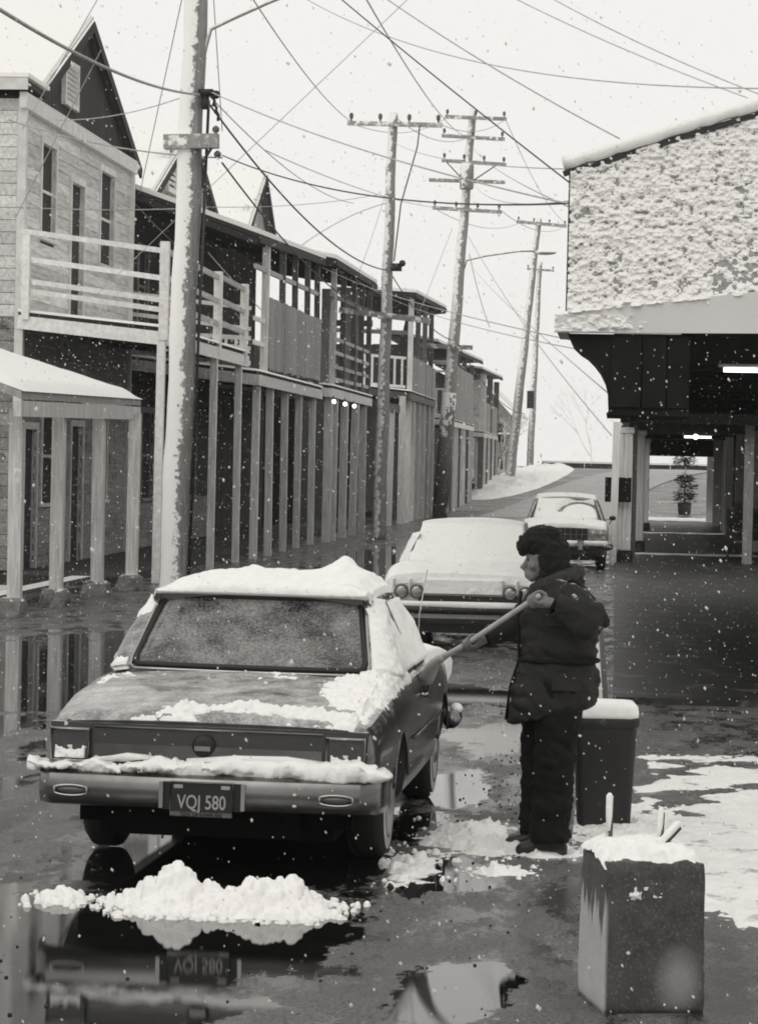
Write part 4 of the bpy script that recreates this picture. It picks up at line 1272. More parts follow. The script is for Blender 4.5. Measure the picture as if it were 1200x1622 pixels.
def lump_bar(root, pts, rad, seed, name='snow_cover', n=14, rough=.35):
    """irregular roll of snow along a line"""
    V, F = tube(pts, rad, n)
    out = []
    for v in V:
        d = mnoise.fractal(Vector(v) * 11 + Vector((seed, 0, 0)), .7, 2, 5)
        out.append((v[0] + d * .004, v[1] + d * .014, v[2] + d * rough * .07))
    return mesh(name, out, F, 'snow', root, True)

def greenhouse(root, g, T, mat, glass_r, glass_s, roof_name='roof'):
    """roof, pillars and panes; g: yb,yt (rear base/top) fb,ft (front base/top) wb,wt, zb,zt"""
    wt, zt = g['wt'], g['zt']
    yt, ft = g['yt'], g['ft']
    def roof(u, v):
        x = (u - .5) * 2 * (wt + .05); y = yt - .06 + (ft - yt + .12) * v
        e = abs(u - .5) * 2; f = abs(v - .5) * 2
        return (x, y, zt + .055 * (1 - e ** 2.4) + .018 * (1 - f ** 2))
    nu, nv = 24, 20
    top = [roof(i / (nu - 1), j / (nv - 1)) for i in range(nu) for j in range(nv)]
    bot = [(x * .98, y, z - .045) for x, y, z in top]
    F = grid_faces(nu, nv); m = len(top)
    F2 = [tuple(i + m for i in f[::-1]) for f in F]
    edge = [i * nv for i in range(nu)] + [(nu - 1) * nv + j for j in range(1, nv)] + [i * nv + nv - 1 for i in range(nu - 2, -1, -1)] + [j for j in range(nv - 2, 0, -1)]
    F3 = [(edge[k], edge[(k + 1) % len(edge)], edge[(k + 1) % len(edge)] + m, edge[k] + m) for k in range(len(edge))]
    rf = mesh(roof_name, top + bot, F + F2 + F3, mat, root, True, sharp=50)
    for s in (-1, 1):
        # broad rear pillar: patch between the back light and the side window
        A0, A1 = Vector((s * g['wb'], g['yb'], g['zb'])), Vector((s * wt * .985, yt, zt - .01))
        B0, B1 = Vector((s * g['ws'], g['yb'] + .30, g['zs'])), Vector((s * (wt + .035), yt + .22, zt - .015))
        V = []
        for j in range(9):
            t = j / 8
            a, b = A0.lerp(A1, t), B0.lerp(B1, t)
            for i in range(7):
                k = i / 6
                p = a.lerp(b, k)
                bul = math.sin(k * math.pi) * .05
                p += Vector((s * bul, -bul * .9, .0)) + Vector((s * .02, -.01, .01)) * math.sin(t * math.pi)
                V.append(tuple(p))
        V += [(x * .93, y + .05, z) for x, y, z in V]
        f = grid_faces(9, 7); k = 63
        edge = list(range(7)) + [7 * j + 6 for j in range(1, 9)] + [56 + i for i in range(5, -1, -1)] + [7 * j for j in range(7, 0, -1)]
        Fp = f + [tuple(i + k for i in q[::-1]) for q in f] + [(edge[i], edge[(i + 1) % len(edge)], edge[(i + 1) % len(edge)] + k, edge[i] + k) for i in range(len(edge))]
        o = mesh('rear_pillar', V, Fp, mat, root, True, sharp=60)
        bm = bmesh.new(); bm.from_mesh(o.data); bmesh.ops.recalc_face_normals(bm, faces=bm.faces); bm.to_mesh(o.data); bm.free()
        mesh('front_pillar', *tube([(s * g['ws'] * .96, g['fb'] - .03, g['zs']), (s * (wt + .01), ft - .02, zt)], .028, 8), mat, root, True)
        mesh('door_pillar', *tube([(s * g['ws'], (yt + ft) / 2 + .1, g['zs']), (s * (wt + .03), (yt + ft) / 2 + .05, zt)], .022, 6), 'chrome_dull', root, True)
        # side glass
        y0, y1 = g['yb'] + .33, g['fb'] - .06
        mesh('side_window', [(s * g['ws'] * .985, y0, g['zs']), (s * g['ws'] * .985, y1, g['zs']), (s * (wt + .02), ft - .04, zt - .02), (s * (wt + .02), yt + .24, zt - .02)],
             [(0, 1, 2, 3)], glass_s, root)
        mesh('window_trim', *tube([(s * g['ws'], y0, g['zs'] + .01), (s * (wt + .04), yt + .23, zt - .02), (s * (wt + .045), ft, zt - .01), (s * g['ws'] * .98, y1, g['zs'] + .01)], .013, 6, closed=True), 'black_rubber', root, True)
    def pane(y0, z0, w0, y1, z1, w1, bulge):
        V = []
        for j in range(9):
            t = j / 8
            for i in range(15):
                k = i / 14 * 2 - 1
                w = w0 + (w1 - w0) * t
                V.append((w * k, y0 + (y1 - y0) * t + bulge * (k * k), z0 + (z1 - z0) * t))
        return V, grid_faces(9, 15)
    rw_ = mesh('rear_window', *pane(g['yb'] - .035, g['zb'] + .015, g['wb'] - .02, yt - .045, zt - .0, wt - .03, .05), glass_r, root, True)
    ws_ = mesh('windshield', *pane(g['fb'] + .03, g['zb'] + .01, g['wb'] + .03, ft + .04, zt, wt - .02, -.08), 'car_glass', root, True)
    def loop(y0, z0, w0, y1, z1, w1, bulge, c=.06):
        P = []
        def pt(k, t): return (k * (w0 + (w1 - w0) * t), y0 + (y1 - y0) * t + bulge * k * k, z0 + (z1 - z0) * t)
        for k in np.linspace(-1 + c, 1 - c, 12): P.append(pt(k, 0))
        for k, t in ((1 - c * .3, .04), (1, .14), (1, .5), (1, .86), (1 - c * .3, .96)): P.append(pt(k, t))
        for k in np.linspace(1 - c, -1 + c, 12): P.append(pt(k, 1))
        for k, t in ((-1 + c * .3, .96), (-1, .86), (-1, .5), (-1, .14), (-1 + c * .3, .04)): P.append(pt(k, t))
        return P
    L = loop(g['yb'] - .045, g['zb'] + .01, g['wb'] - .015, yt - .055, zt + .0, wt - .025, .05)
    mesh('gasket', *tube(L, .016, 8, closed=True), 'black_rubber', rw_, True)
    L2 = loop(g['yb'] - .062, g['zb'] - .012, g['wb'] + .008, yt - .068, zt + .018, wt - .0, .05)
    mesh('chrome_trim', *tube(L2, .008, 6, closed=True), 'chrome', rw_, True)
    return rf, roof

# ---------------------------------------------------------------- the sedan in front
c1 = empty('parked_car', (-2.0, 14.07, 0), R(-1.5), label='dark snow dusted sedan seen from behind with licence plate, nearest car', cat='car')
c1.rotation_euler = (0, R(.45), R(-1.5))
T1 = {'w': [(0, .795), (.04, .82), (.15, .845), (.6, .868), (1.05, .875), (2.4, .88), (3.7, .862), (4.2, .84), (4.42, .80), (4.5, .76)],
      'zs': [(0, .775), (.05, .79), (.6, .86), (1.3, .905), (2.4, .915), (3.4, .905), (4.1, .87), (4.42, .83), (4.5, .78)],
      'zd': [(0, .785), (.05, .812), (.12, .83), (.6, .895), (1.2, .955), (1.5, .95), (2.8, .95), (3.1, .985), (3.8, .955), (4.3, .89), (4.5, .80)],
      'zb': [(0, .44), (.1, .40), (.4, .30), (.8, .24), (3.9, .24), (4.3, .32), (4.5, .42)]}
body1 = car_body(c1, T1, 4.5, ((1.05, .36), (3.74, .36)), 'paint1')
for s in (-1, 1):
    for y in (1.05, 3.74):
        wheel(c1, s * .705, y, s)
        arch_lip(c1, s * (.866 if y < 2 else .852), y, .362, 'paint1')
mesh('under_bumper_shade', *boxV(-.70, .70, .25, .32, .24, .44), 'black', c1)  # black sheet added to deepen the shade and reflection below the bumper
mesh('underbody', *join([boxV(-.6, .6, .3, 4.1, .17, .42), boxV(-.45, .45, .12, .8, .2, .4), tube([(.35, .1, .3), (.35, 3, .26)], .03, 8), boxV(-.55, .55, .95, 1.15, .26, .40)]), 'black', c1)
# trunk lid with its overhanging lip
V = []
ny, nx = 22, 25
for j in range(ny):
    y = -.015 + (1.12) * j / (ny - 1)
    for i in range(nx):
        k = i / (nx - 1) * 2 - 1
        x = .70 * k
        V.append((x, y, top_z(T1, x, max(y, .03)) + .014 - (.03 if j == 0 else 0)))
V += [(x, y + .01, z - .03) for x, y, z in V]
f = grid_faces(ny, nx); k = ny * nx
edge = list(range(nx)) + [nx * j + nx - 1 for j in range(1, ny)] + [(ny - 1) * nx + i for i in range(nx - 2, -1, -1)] + [nx * j for j in range(ny - 2, 0, -1)]
o = mesh('trunk_lid', V, f + [tuple(i + k for i in q[::-1]) for q in f] + [(edge[i], edge[(i + 1) % len(edge)], edge[(i + 1) % len(edge)] + k, edge[i] + k) for i in range(len(edge))], 'paint1', c1, True, sharp=40)
bm = bmesh.new(); bm.from_mesh(o.data); bmesh.ops.recalc_face_normals(bm, faces=bm.faces); bm.to_mesh(o.data); bm.free()
# rear panel: concave band, bright mouldings, lamps, lock
rp = mesh('rear_panel', *boxV(-.80, .80, -.025, .03, .50, .765), 'paint1', c1)
mesh('moulding', *tube([(-.58, -.032, .748), (.58, -.032, .748)], .007, 6), 'chrome_dull', rp, True)
mesh('moulding', *tube([(-.585, -.032, .578), (.585, -.032, .578)], .008, 6), 'chrome_dull', rp, True)
mesh('grooved_band', *boxV(-.575, .575, -.04, -.026, .60, .665), 'chrome_dull', rp)
for z in (.52, .54, .56): mesh('groove', *boxV(-.575, .575, -.034, -.027, z, z + .008), 'black_rubber', rp)
mesh('trunk_lock', *join([lathe([(.055, 0), (.058, -.02), (.03, -.028)], 20, 'y', (-.02, -.03, .672))]), 'black_rubber', rp, True)
mesh('lock_handle', *boxV(-.06, .02, -.075, -.05, .648, .672), 'chrome', rp)
for s in (-1, 1):
    x0, x1 = (s * .60, s * .79) if s > 0 else (s * .79, s * .60)
    lp = mesh('tail_lamp', *boxV(x0, x1, -.05, -.0, .575, .735), 'lamp_red', c1)
    a = [(x0, -.055, .575), (x1, -.055, .575), (x1, -.055, .735), (x0, -.055, .735)]
    mesh('bezel', *tube(a, .012, 8, closed=True), 'chrome', lp, True)
    snow_patch(lp, lambda u, v, x0=x0, x1=x1: (x0 + .015 + (x1 - x0 - .03) * u, -.052, .585 + .07 * v), 30, 16,
               lambda u, v, P: .02 + .05 * (fbm(u * 6, v * 3, 3, 4) - .35) - .035 * v, z_up=False).data
# bumper: three-sided pressing with turned ends
prof = [(-.01, .355), (-.05, .365), (-.075, .40), (-.078, .47), (-.062, .515), (-.02, .53), (.05, .53), (.05, .355)]
def bumper_ring(x, y_off, sc=1.0): return [(x, y * sc + y_off, z) for y, z in prof]
stations = [(-.885, .30, .5), (-.875, .16, .85), (-.845, .02, 1), (-.78, -.055, 1), (-.4, -.075, 1), (0, -.08, 1), (.4, -.075, 1), (.78, -.055, 1), (.845, .02, 1), (.875, .16, .85), (.885, .30, .5)]
V, F = [], []
for x, y, sc in stations: V += bumper_ring(x, y, sc)
n = len(prof)
for i in range(len(stations) - 1):
    for k in range(n): F.append((i * n + k, i * n + (k + 1) % n, (i + 1) * n + (k + 1) % n, (i + 1) * n + k))
F.append(tuple(range(n))); F.append(tuple((len(stations) - 1) * n + k for k in range(n)))
bp = mesh('rear_bumper', V, F, 'chrome_dull', c1, True, sharp=35)
bm = bmesh.new(); bm.from_mesh(bp.data); bmesh.ops.recalc_face_normals(bm, faces=bm.faces); bm.to_mesh(bp.data); bm.free()
for s in (-1, 1):
    xc = s * .665
    lo = [(xc + .09 * math.cos(a) * (1 if abs(math.cos(a)) > .7 else .95), -.152, .437 + .026 * math.sin(a)) for a in np.linspace(0, 2 * math.pi, 21)[:-1]]
    lo = [(xc + max(-.082, min(.082, (x - xc) * 1.15)), y - .004 * 0, z) for x, y, z in lo]
    rl = mesh('reversing_lamp', *join([sphere((xc, -.138, .437), (.075, .014, .021), 16, 8)]), 'lamp_red', bp, True)
    mesh('lamp_ring', *tube(lo, .006, 6, closed=True), 'chrome', rl, True)
for z in (.40, .455): mesh('bumper_bolt', *sphere((.46, -.153, z), (.014, .008, .012), 10, 6), 'chrome', bp, True)
mesh('plate_recess', *boxV(-.20, .20, -.158, -.10, .362, .50), 'black_rubber', bp)
for s in (-1, 1): mesh('plate_guard', *boxV(s * .205 - .01, s * .205 + .01, -.175, -.12, .37, .50), 'chrome', bp)
pl = mesh('licence_plate', *boxV(-.153, .153, -.172, -.162, .345, .50), 'plate', c1)
fr_pts = [(-.156, -.176, .335), (.156, -.176, .335), (.156, -.176, .502), (-.156, -.176, .502)]
mesh('plate_frame', *tube(fr_pts, .006, 6, closed=True), 'chrome_dull', pl, True)
mesh('plate_banner', *boxV(-.153, .153, -.178, -.170, .330, .356), 'chrome_dull', pl)
def text(parent, s, x, z, size, y, mat, name='lettering', sx=1.0):
    cu = bpy.data.curves.new(name, 'FONT')
    cu.body = s; cu.size = size; cu.align_x = 'CENTER'; cu.extrude = .0012; cu.offset = .0008
    cu.materials.append(M[mat])
    o = bpy.data.objects.new(name, cu)
    COL.objects.link(o)
    me = bpy.data.meshes.new_from_object(o.evaluated_get(bpy.context.evaluated_depsgraph_get()))
    bpy.data.objects.remove(o)
    o = bpy.data.objects.new(name, me)
    return attach(o, parent, Matrix.Translation((x, y, z)) @ Matrix.Rotation(math.pi / 2, 4, 'X') @ Matrix.Diagonal((sx, 1, 1, 1)))
text(pl, 'VQJ 580', 0, .372, .098, -.175, 'plate_ink', 'plate_number', .72)
text(pl, 'CITY OF RAMBLERS', 0, .3345, .026, -.1805, 'plate', 'frame_lettering', .93)
text(pl, 'CALIFORNIA', 0, .478, .022, -.1735, 'plate_ink', 'state_lettering', .9) if False else None
for x in (-.118, .118): mesh('plate_sticker', *boxV(x - .022, x + .022, -.1745, -.172, .472, .49), 'plate_ink', pl)
# cabin
G1 = dict(yb=1.22, yt=1.72, fb=3.02, ft=2.62, wb=.655, wt=.57, zb=.965, zt=1.335, ws=.80, zs=.915)
rf1, roof1 = greenhouse(c1, G1, T1, 'paint1', 'car_glass', 'side_glass')
mesh('rear_parcel_shelf', *boxV(-.64, .64, 1.22, 1.6, .93, .955), 'seat', c1)
for nm, y in (('rear_seat', 1.62), ('front_seat', 2.35)):
    V, F = [], []
    pr = [(y - .06, .5), (y + .08, .5), (y + .05, 1.0), (y - .0, 1.06), (y - .07, 1.03)]
    for x in (-.62, -.55, 0, .55, .62):
        sc = .97 if abs(x) > .6 else 1
        V += [(x, a, b * sc) for a, b in pr]
    n = 5
    for i in range(4):
        for k in range(n): F.append((i * n + k, i * n + (k + 1) % n, (i + 1) * n + (k + 1) % n, (i + 1) * n + k))
    F += [tuple(range(n)), tuple(20 + k for k in range(n))]
    mesh(nm, V, F, 'seat', c1, True, sharp=40)
mesh('steering_wheel', *tube([(-.36 + .19 * math.cos(a), 2.72 - .05 * math.sin(a), 1.0 + .17 * math.sin(a)) for a in np.linspace(0, 2 * math.pi, 24)[:-1]], .014, 6, closed=True), 'black_rubber', c1, True)
mesh('dashboard', *boxV(-.68, .68, 2.75, 3.0, .8, .97), 'black_rubber', c1)
# front bumper end, fender, aerial
fb = mesh('front_bumper', *tube([(-.87, 4.15, .46), (-.87, 4.42, .46), (-.78, 4.56, .46), (0, 4.6, .46), (.78, 4.56, .46), (.87, 4.42, .46), (.87, 4.15, .46)], .055, 10), 'chrome_dull', c1, True)
mesh('aerial', *tube([(.735, 3.1, .90), (.745, 3.12, 1.2), (.78, 3.16, 1.46)], [.006, .004, .003], 6), 'chrome', c1, True)
mesh('door_handle', *tube([(.872, 2.0, .80), (.90, 2.02, .80), (.90, 2.14, .80), (.872, 2.16, .80)], .009, 6), 'chrome', c1, True)
for z, nm in ((.60, 'side_moulding'),): mesh(nm, *tube([(.886 * s_, y, z) for s_, y in ((1, 1.5), (1.0, 3.3))], .008, 6), 'chrome_dull', c1, True)
# -- snow on the sedan
def roof_snow(u, v):
    if v > .1: return roof1(u, (v - .1) / .9)
    t = v / .1
    p = Vector(roof1(u, 0)); q0 = Vector((p.x * .96, p.y - .045, G1['zt'] + .012))
    return tuple(q0.lerp(p, t) + Vector((0, -.012, .012)) * math.sin(t * math.pi))
snow_patch(c1, roof_snow, 110, 100,
    lambda u, v, P: .006 + smoothstep(0, .22, v) * smoothstep(0, .16, u) * smoothstep(1, .9, u) * (.022 + .05 * fbm(P[..., 0] * 4, P[..., 1] * 4, 4, 3))
        + .026 * (fbm(P[..., 0] * 22, P[..., 1] * 22, 3, 6) - .4)
        + .085 * np.exp(-((P[..., 0] - .36) / .085) ** 2 - ((P[..., 1] - 2.35) / .17) ** 2) + .03 * np.exp(-((P[..., 0] + .17) / .06) ** 2 - ((P[..., 1] - 2.5) / .1) ** 2)
        + .03 * smoothstep(.2, .55, P[..., 0]))
# hood and right front fender heaped with snow
snow_patch(c1, lambda u, v: (-.80 + 1.62 * u, 3.0 + 1.45 * v, top_z(T1, -.80 + 1.62 * u, 3.0 + 1.45 * v)), 60, 50,
    lambda u, v, P: .05 + .03 * fbm(P[..., 0] * 5, P[..., 1] * 5, 4, 8))
# windshield and cowl
snow_patch(c1, lambda u, v: ((-.66 + 1.32 * u) * (1 - .13 * v), 3.07 - .40 * v - .08 * (2 * u - 1) ** 2, .97 + .37 * v), 40, 24,
    lambda u, v, P: .035 + .03 * (fbm(P[..., 0] * 6, P[..., 2] * 6, 3, 2) - .4) - .03 * smoothstep(.5, 1, v))
# right rear pillar, quarter and belt line
def quarter(u, v):
    y = .05 + 2.3 * u
    w = ip(T1, 'w', y)
    x = w * (.70 + .295 * v)
    return (x, y, top_z(T1, x, y))
snow_patch(c1, quarter, 240, 70,
    lambda u, v, P: -.022 + .06 * smoothstep(.08, .42, u) * smoothstep(1.0, .75, u) * smoothstep(1.0, .5, v) + .014 * smoothstep(.0, .3, v) - .02 * smoothstep(.7, 1, v) + .07 * (fbm(P[..., 0] * 8, P[..., 1] * 6, 4, 12) - .5) + .035 * (fbm(P[..., 0] * 34, P[..., 1] * 26, 3, 14) - .5))
def pillar(u, v):
    A0, A1 = Vector((G1['wb'] + .02, G1['yb'], G1['zb'])), Vector((G1['wt'], G1['yt'], G1['zt']))
    B0, B1 = Vector((G1['ws'], G1['yb'] + .30, G1['zs'])), Vector((G1['wt'] + .035, G1['yt'] + .22, G1['zt']))
    p = A0.lerp(A1, v).lerp(B0.lerp(B1, v), u)
    b = math.sin(u * math.pi) * .05
    return tuple(p + Vector((b, -b * .9, 0)))
snow_patch(c1, pillar, 50, 60, lambda u, v, P: .024 + .05 * (fbm(P[..., 1] * 9, P[..., 2] * 9, 4, 3) - .4) + .02 * (fbm(P[..., 1] * 40, P[..., 2] * 40, 3, 5) - .5))
# snow lapping over the back edge of the roof
snow_patch(c1, lambda u, v: ((u - .5) * 2 * (G1['wt'] + .05), G1['yt'] - .075 + .1 * v, G1['zt'] - .02 + .055 * (1 - (abs(u - .5) * 2) ** 2.4) * (.4 + .6 * v) + .035 * v), 120, 24,
    lambda u, v, P: .012 + .03 * (fbm(P[..., 0] * 12, v * 3, 4, 61) - .42) + .016 * (fbm(P[..., 0] * 44, v * 9, 2, 62) - .5) - .02 * smoothstep(.4, .0, v) - .05)
snow_patch(c1, lambda u, v: (.805 - .19 * v, 1.58 + 1.3 * u, .93 + .38 * v), 50, 24,
    lambda u, v, P: .012 + .05 * (fbm(P[..., 1] * 5, P[..., 2] * 7, 4, 7) - .45) + .02 * smoothstep(.3, .9, u))
# left rear pillar, thin
snow_patch(c1, lambda u, v: (-pillar(u, v)[0], pillar(u, v)[1], pillar(u, v)[2]), 24, 30, lambda u, v, P: .0 + .05 * (fbm(P[..., 1] * 9, P[..., 2] * 9, 4, 23) - .47))
# ridges of snow along the edge of the trunk lid
def deck(u, v):
    x = -.78 + 1.52 * u; y = -.012 + 1.15 * v
    return (x, y, top_z(T1, x, max(y, .03)) + .012)
def deck_th(u, v, P):
    x, y = P[..., 0], P[..., 1]
    rid = np.exp(-((y - .12 - .03 * np.sin(x * 7)) / .08) ** 2) * smoothstep(-.42, -.15, x) * (.45 + 1.0 * fbm(x * 15, y * 9, 3, 2))
    up = smoothstep(.55, 1.0, y) * .02
    right = smoothstep(.40, .62, x) * smoothstep(.05, .4, y) * .05
    return -.034 + .072 * rid + up + right + .06 * (fbm(x * 6, y * 5, 4, 40) - .45) + .04 * (fbm(x * 38, y * 38, 3, 44) - .5)
snow_patch(c1, deck, 230, 170, deck_th)
# bumper and panel snow
for seed, x0, x1, yy, zc, hgt in ((3, -.87, -.42, -.045, .548, .034), (7, -.44, .10, -.04, .56, .045), (9, -.02, .87, -.05, .566, .055)):
    pts = [(x, yy + .02 * math.sin(x * 5) + (.06 if abs(x) > .86 else 0), zc + .006 * math.sin(x * 19)) for x in np.linspace(x0, x1, 90)]
    lump_bar(c1, pts, [(.062, hgt * min(1, .25 + 5 * min(x - x0, x1 - x + .04)) * (.8 + .35 * float(fbm(np.array(x * 8), np.array(seed * 1.), 3)))) for x in np.linspace(x0, x1, 90)], seed, n=22)
lump_bar(c1, [(-.55, -.045, .60), (-.4, -.045, .605), (-.28, -.045, .60)], [(.02, .012), (.024, .026), (.02, .008)], 5)
lump_bar(c1, [(-.1, -.045, .60), (.15, -.05, .605), (.4, -.05, .60), (.58, -.05, .60)], [(.02, .01), (.026, .022), (.026, .03), (.02, .02)], 6)
mesh('snow_cover', *sphere((.885, 4.36, .52), (.042, .09, .035), 12, 8), 'snow', c1, True)
rg = lump_bar(c1, [(-.92, .05, .55), (-.89, .0, .548), (-.85, -.03, .55)], [.02, .035, .035], 8)

# ---------------------------------------------------------------- second car, white under snow, twin round lamps
c2 = empty('parked_car', (-1.66, 31.6, 0), R(-.6), label='snow buried car with twin round tail lamps parked beyond the sedan', cat='car')
T2 = {'w': [(0, .80), (.05, .84), (.3, .875), (1, .885), (3.6, .88), (4.4, .82), (4.55, .76)],
      'zs': [(0, .74), (.05, .77), (.5, .84), (1.4, .87), (3.4, .87), (4.4, .80), (4.55, .74)],
      'zd': [(0, .76), (.06, .80), (.3, .84), (.9, .92), (1.4, .93), (3.0, .93), (4.4, .85), (4.55, .78)],
      'zb': [(0, .36), (.4, .26), (4, .24), (4.55, .36)]}
car_body(c2, T2, 4.55, ((.95, .36), (3.7, .36)), 'paint2')
for s in (-1, 1):
    for y in (.95, 3.7): wheel(c2, s * .71, y, s)
mesh('underbody', *boxV(-.62, .62, .3, 4.2, .18, .40), 'black_rubber', c2)
G2 = dict(yb=.95, yt=1.60, fb=3.0, ft=2.5, wb=.66, wt=.56, zb=.93, zt=1.30, ws=.80, zs=.88)
rf2, roof2 = greenhouse(c2, G2, T2, 'paint2', 'side_glass', 'side_glass')
mesh('rear_band', *boxV(-.50, .78, -.03, .02, .545, .615), 'plate', c2)
for s in (-1, 1):
    for x in (.69, .52):
        lp = mesh('tail_lamp', *lathe([(.062, -.0), (.060, -.045), (.05, -.052), (.02, -.055)], 24, 'y', (s * x, .0, .655)), 'lamp_lens', c2, True, sharp=40)
        mesh('lamp_ring', *tube([(s * x + .068 * math.cos(a), -.035, .655 + .068 * math.sin(a)) for a in np.linspace(0, 2 * math.pi, 25)[:-1]], .014, 8, closed=True), 'lamp_red', lp, True)
mesh('rear_bumper', *tube([(-.9, .2, .46), (-.88, -.02, .46), (-.7, -.09, .46), (.7, -.09, .46), (.88, -.02, .46), (.9, .2, .46)], .05, 10), 'iron', c2, True)
lump_bar(c2, [(-.74, -.09, .515), (-.4, -.1, .515), (0, -.1, .515), (.4, -.1, .515), (.74, -.09, .515)], (.05, ) * 0 or .04, 3, rough=.1)
snow_patch(c2, lambda u, v: roof2(u, v), 40, 36, lambda u, v, P: .07 + .02 * fbm(P[..., 0] * 3, P[..., 1] * 3, 3, 1))
snow_patch(c2, lambda u, v: ((-.70 + 1.40 * u) * (1 - .14 * v), .80 + .84 * v - .05 * math.sin(u * math.pi), .90 + .44 * v), 50, 40, lambda u, v, P: .06 + .02 * fbm(P[..., 0] * 3, P[..., 1] * 3, 3, 1))
snow_patch(c2, lambda u, v: (-.86 + 1.72 * u, .0 + 1.25 * v, top_z(T2, -.86 + 1.72 * u, .03 + 1.25 * v)), 70, 50, lambda u, v, P: .055 + .03 * fbm(P[..., 0] * 4, P[..., 1] * 4, 3, 2))
snow_patch(c2, lambda u, v: (-.80 + 1.60 * u, -.01, .63 + .17 * v), 80, 24,
    lambda u, v, P: np.where(np.minimum(abs(abs(P[..., 0]) - .69), abs(abs(P[..., 0]) - .52)) < .075, -.03, .03 + .03 * fbm(P[..., 0] * 9, P[..., 2] * 9, 3, 2)), z_up=False)
snow_patch(c2, lambda u, v: (-.88 + 1.76 * u, 2.95 + 1.55 * v, top_z(T2, min(.86, max(-.86, -.88 + 1.76 * u)), 2.95 + 1.55 * v)), 40, 40, lambda u, v, P: .06 + .02 * fbm(P[..., 0] * 4, P[..., 1] * 4, 3, 2))
for s in (-1, 1):
    snow_patch(c2, lambda u, v, s=s: (s * (.82 - .2 * v), 1.2 + 1.7 * u, .9 + .38 * v), 30, 14, lambda u, v, P: .03 + .04 * (fbm(P[..., 1] * 5, P[..., 2] * 7, 3, 3) - .3))

# ---------------------------------------------------------------- third car, facing the camera
c3 = empty('parked_car', (-1.06, 56.2, 0), R(180 + .5), label='light car facing the camera with dark grille and paired headlamps, farthest car', cat='car')
T3 = {'w': [(0, .80), (.3, .86), (1, .885), (3.6, .885), (4.3, .85), (4.5, .80)],
      'zs': [(0, .80), (.5, .86), (1.4, .90), (3.2, .92), (4.3, .87), (4.5, .80)],
      'zd': [(0, .82), (.9, .92), (1.4, .95), (3.0, .98), (3.4, 1.0), (4.3, .93), (4.5, .85)],
      'zb': [(0, .4), (.4, .27), (4, .26), (4.5, .42)]}
# local +y is the car's front, so the root is turned and set back
c3.location = (-1.06 + .04, 60.6, 0)
car_body(c3, T3, 4.5, ((.95, .37), (3.6, .37)), 'paint3')
for s in (-1, 1):
    for y in (.95, 3.6): wheel(c3, s * .72, y, s)
mesh('underbody', *boxV(-.62, .62, .3, 4.2, .2, .42), 'black_rubber', c3)
G3 = dict(yb=1.0, yt=1.5, fb=2.95, ft=2.45, wb=.66, wt=.58, zb=.95, zt=1.38, ws=.80, zs=.92)
rf3, roof3 = greenhouse(c3, G3, T3, 'paint3', 'side_glass', 'side_glass')
gr = mesh('grille', *boxV(-.46, .46, 4.48, 4.53, .60, .84), 'black_rubber', c3)
for i in range(9): mesh('grille_bar', *boxV(-.46 + i * .11, -.445 + i * .11, 4.53, 4.54, .61, .83), 'chrome_dull', gr)
mesh('grille_bar', *boxV(-.47, .47, 4.531, 4.545, .71, .725), 'chrome_dull', gr)
for s in (-1, 1):
    pn = mesh('lamp_panel', *boxV(s * .655 - .165, s * .655 + .165, 4.46, 4.52, .61, .82), 'paint3', c3)
    for x in (.575, .735):
        lp = mesh('headlamp', *lathe([(.07, 0), (.066, .02), (.04, .035), (.0, .04)], 20, 'y', (s * x, 4.52, .72)), 'lamp_lens', c3, True)
        mesh('lamp_ring', *tube([(s * x + .074 * math.cos(a), 4.53, .72 + .074 * math.sin(a)) for a in np.linspace(0, 2 * math.pi, 21)[:-1]], .012, 6, closed=True), 'chrome', lp, True)
mesh('front_bumper', *tube([(-.9, 4.3, .48), (-.88, 4.5, .48), (-.7, 4.62, .48), (.7, 4.62, .48), (.88, 4.5, .48), (.9, 4.3, .48)], (.07,) * 0 or .065, 10), 'chrome_dull', c3, True)
mesh('bumper_guard', *boxV(-.36, -.28, 4.6, 4.72, .42, .6), 'chrome', c3); mesh('bumper_guard', *boxV(.28, .36, 4.6, 4.72, .42, .6), 'chrome', c3)
for a, b in ((-.85, -.38), (-.26, .26), (.38, .85)):
    lump_bar(c3, [(x, 4.62, .55) for x in np.linspace(a, b, 8)], .05, 5, rough=.1)
mesh('side_mirror', *join([sphere((-.95, 2.8, 1.02), (.07, .04, .05), 10, 8), tube([(-.88, 2.8, .9), (-.94, 2.8, 1.0)], .012, 6)]), 'iron', c3, True)
snow_patch(c3, lambda u, v: roof3(u, v), 30, 26, lambda u, v, P: .05 + .02 * fbm(P[..., 0] * 3, P[..., 1] * 3, 3, 1))
snow_patch(c3, lambda u, v: (-.84 + 1.68 * u, 2.95 + 1.5 * v, top_z(T3, -.84 + 1.68 * u, 2.95 + 1.5 * v)), 50, 50, lambda u, v, P: .03 + .06 * (fbm(P[..., 0] * 4, P[..., 1] * 4, 4, 5) - .35))
snow_patch(c3, lambda u, v: ((-.66 + 1.32 * u) * (1 - .13 * v), 3.0 - .46 * v - .08 * (2 * u - 1) ** 2, .97 + .41 * v), 50, 30,
    lambda u, v, P: .04 + .03 * (fbm(P[..., 0] * 6, P[..., 2] * 6, 3, 2) - .4) - .12 * np.exp(-((np.hypot((P[..., 0] + .28) / .42, (P[..., 2] - 1.08) / .25) - 1) / .16) ** 2) * (P[..., 2] > 1.1))

# ================================================================== PERSON
PL = Vector((-.33, 15.45, 0))
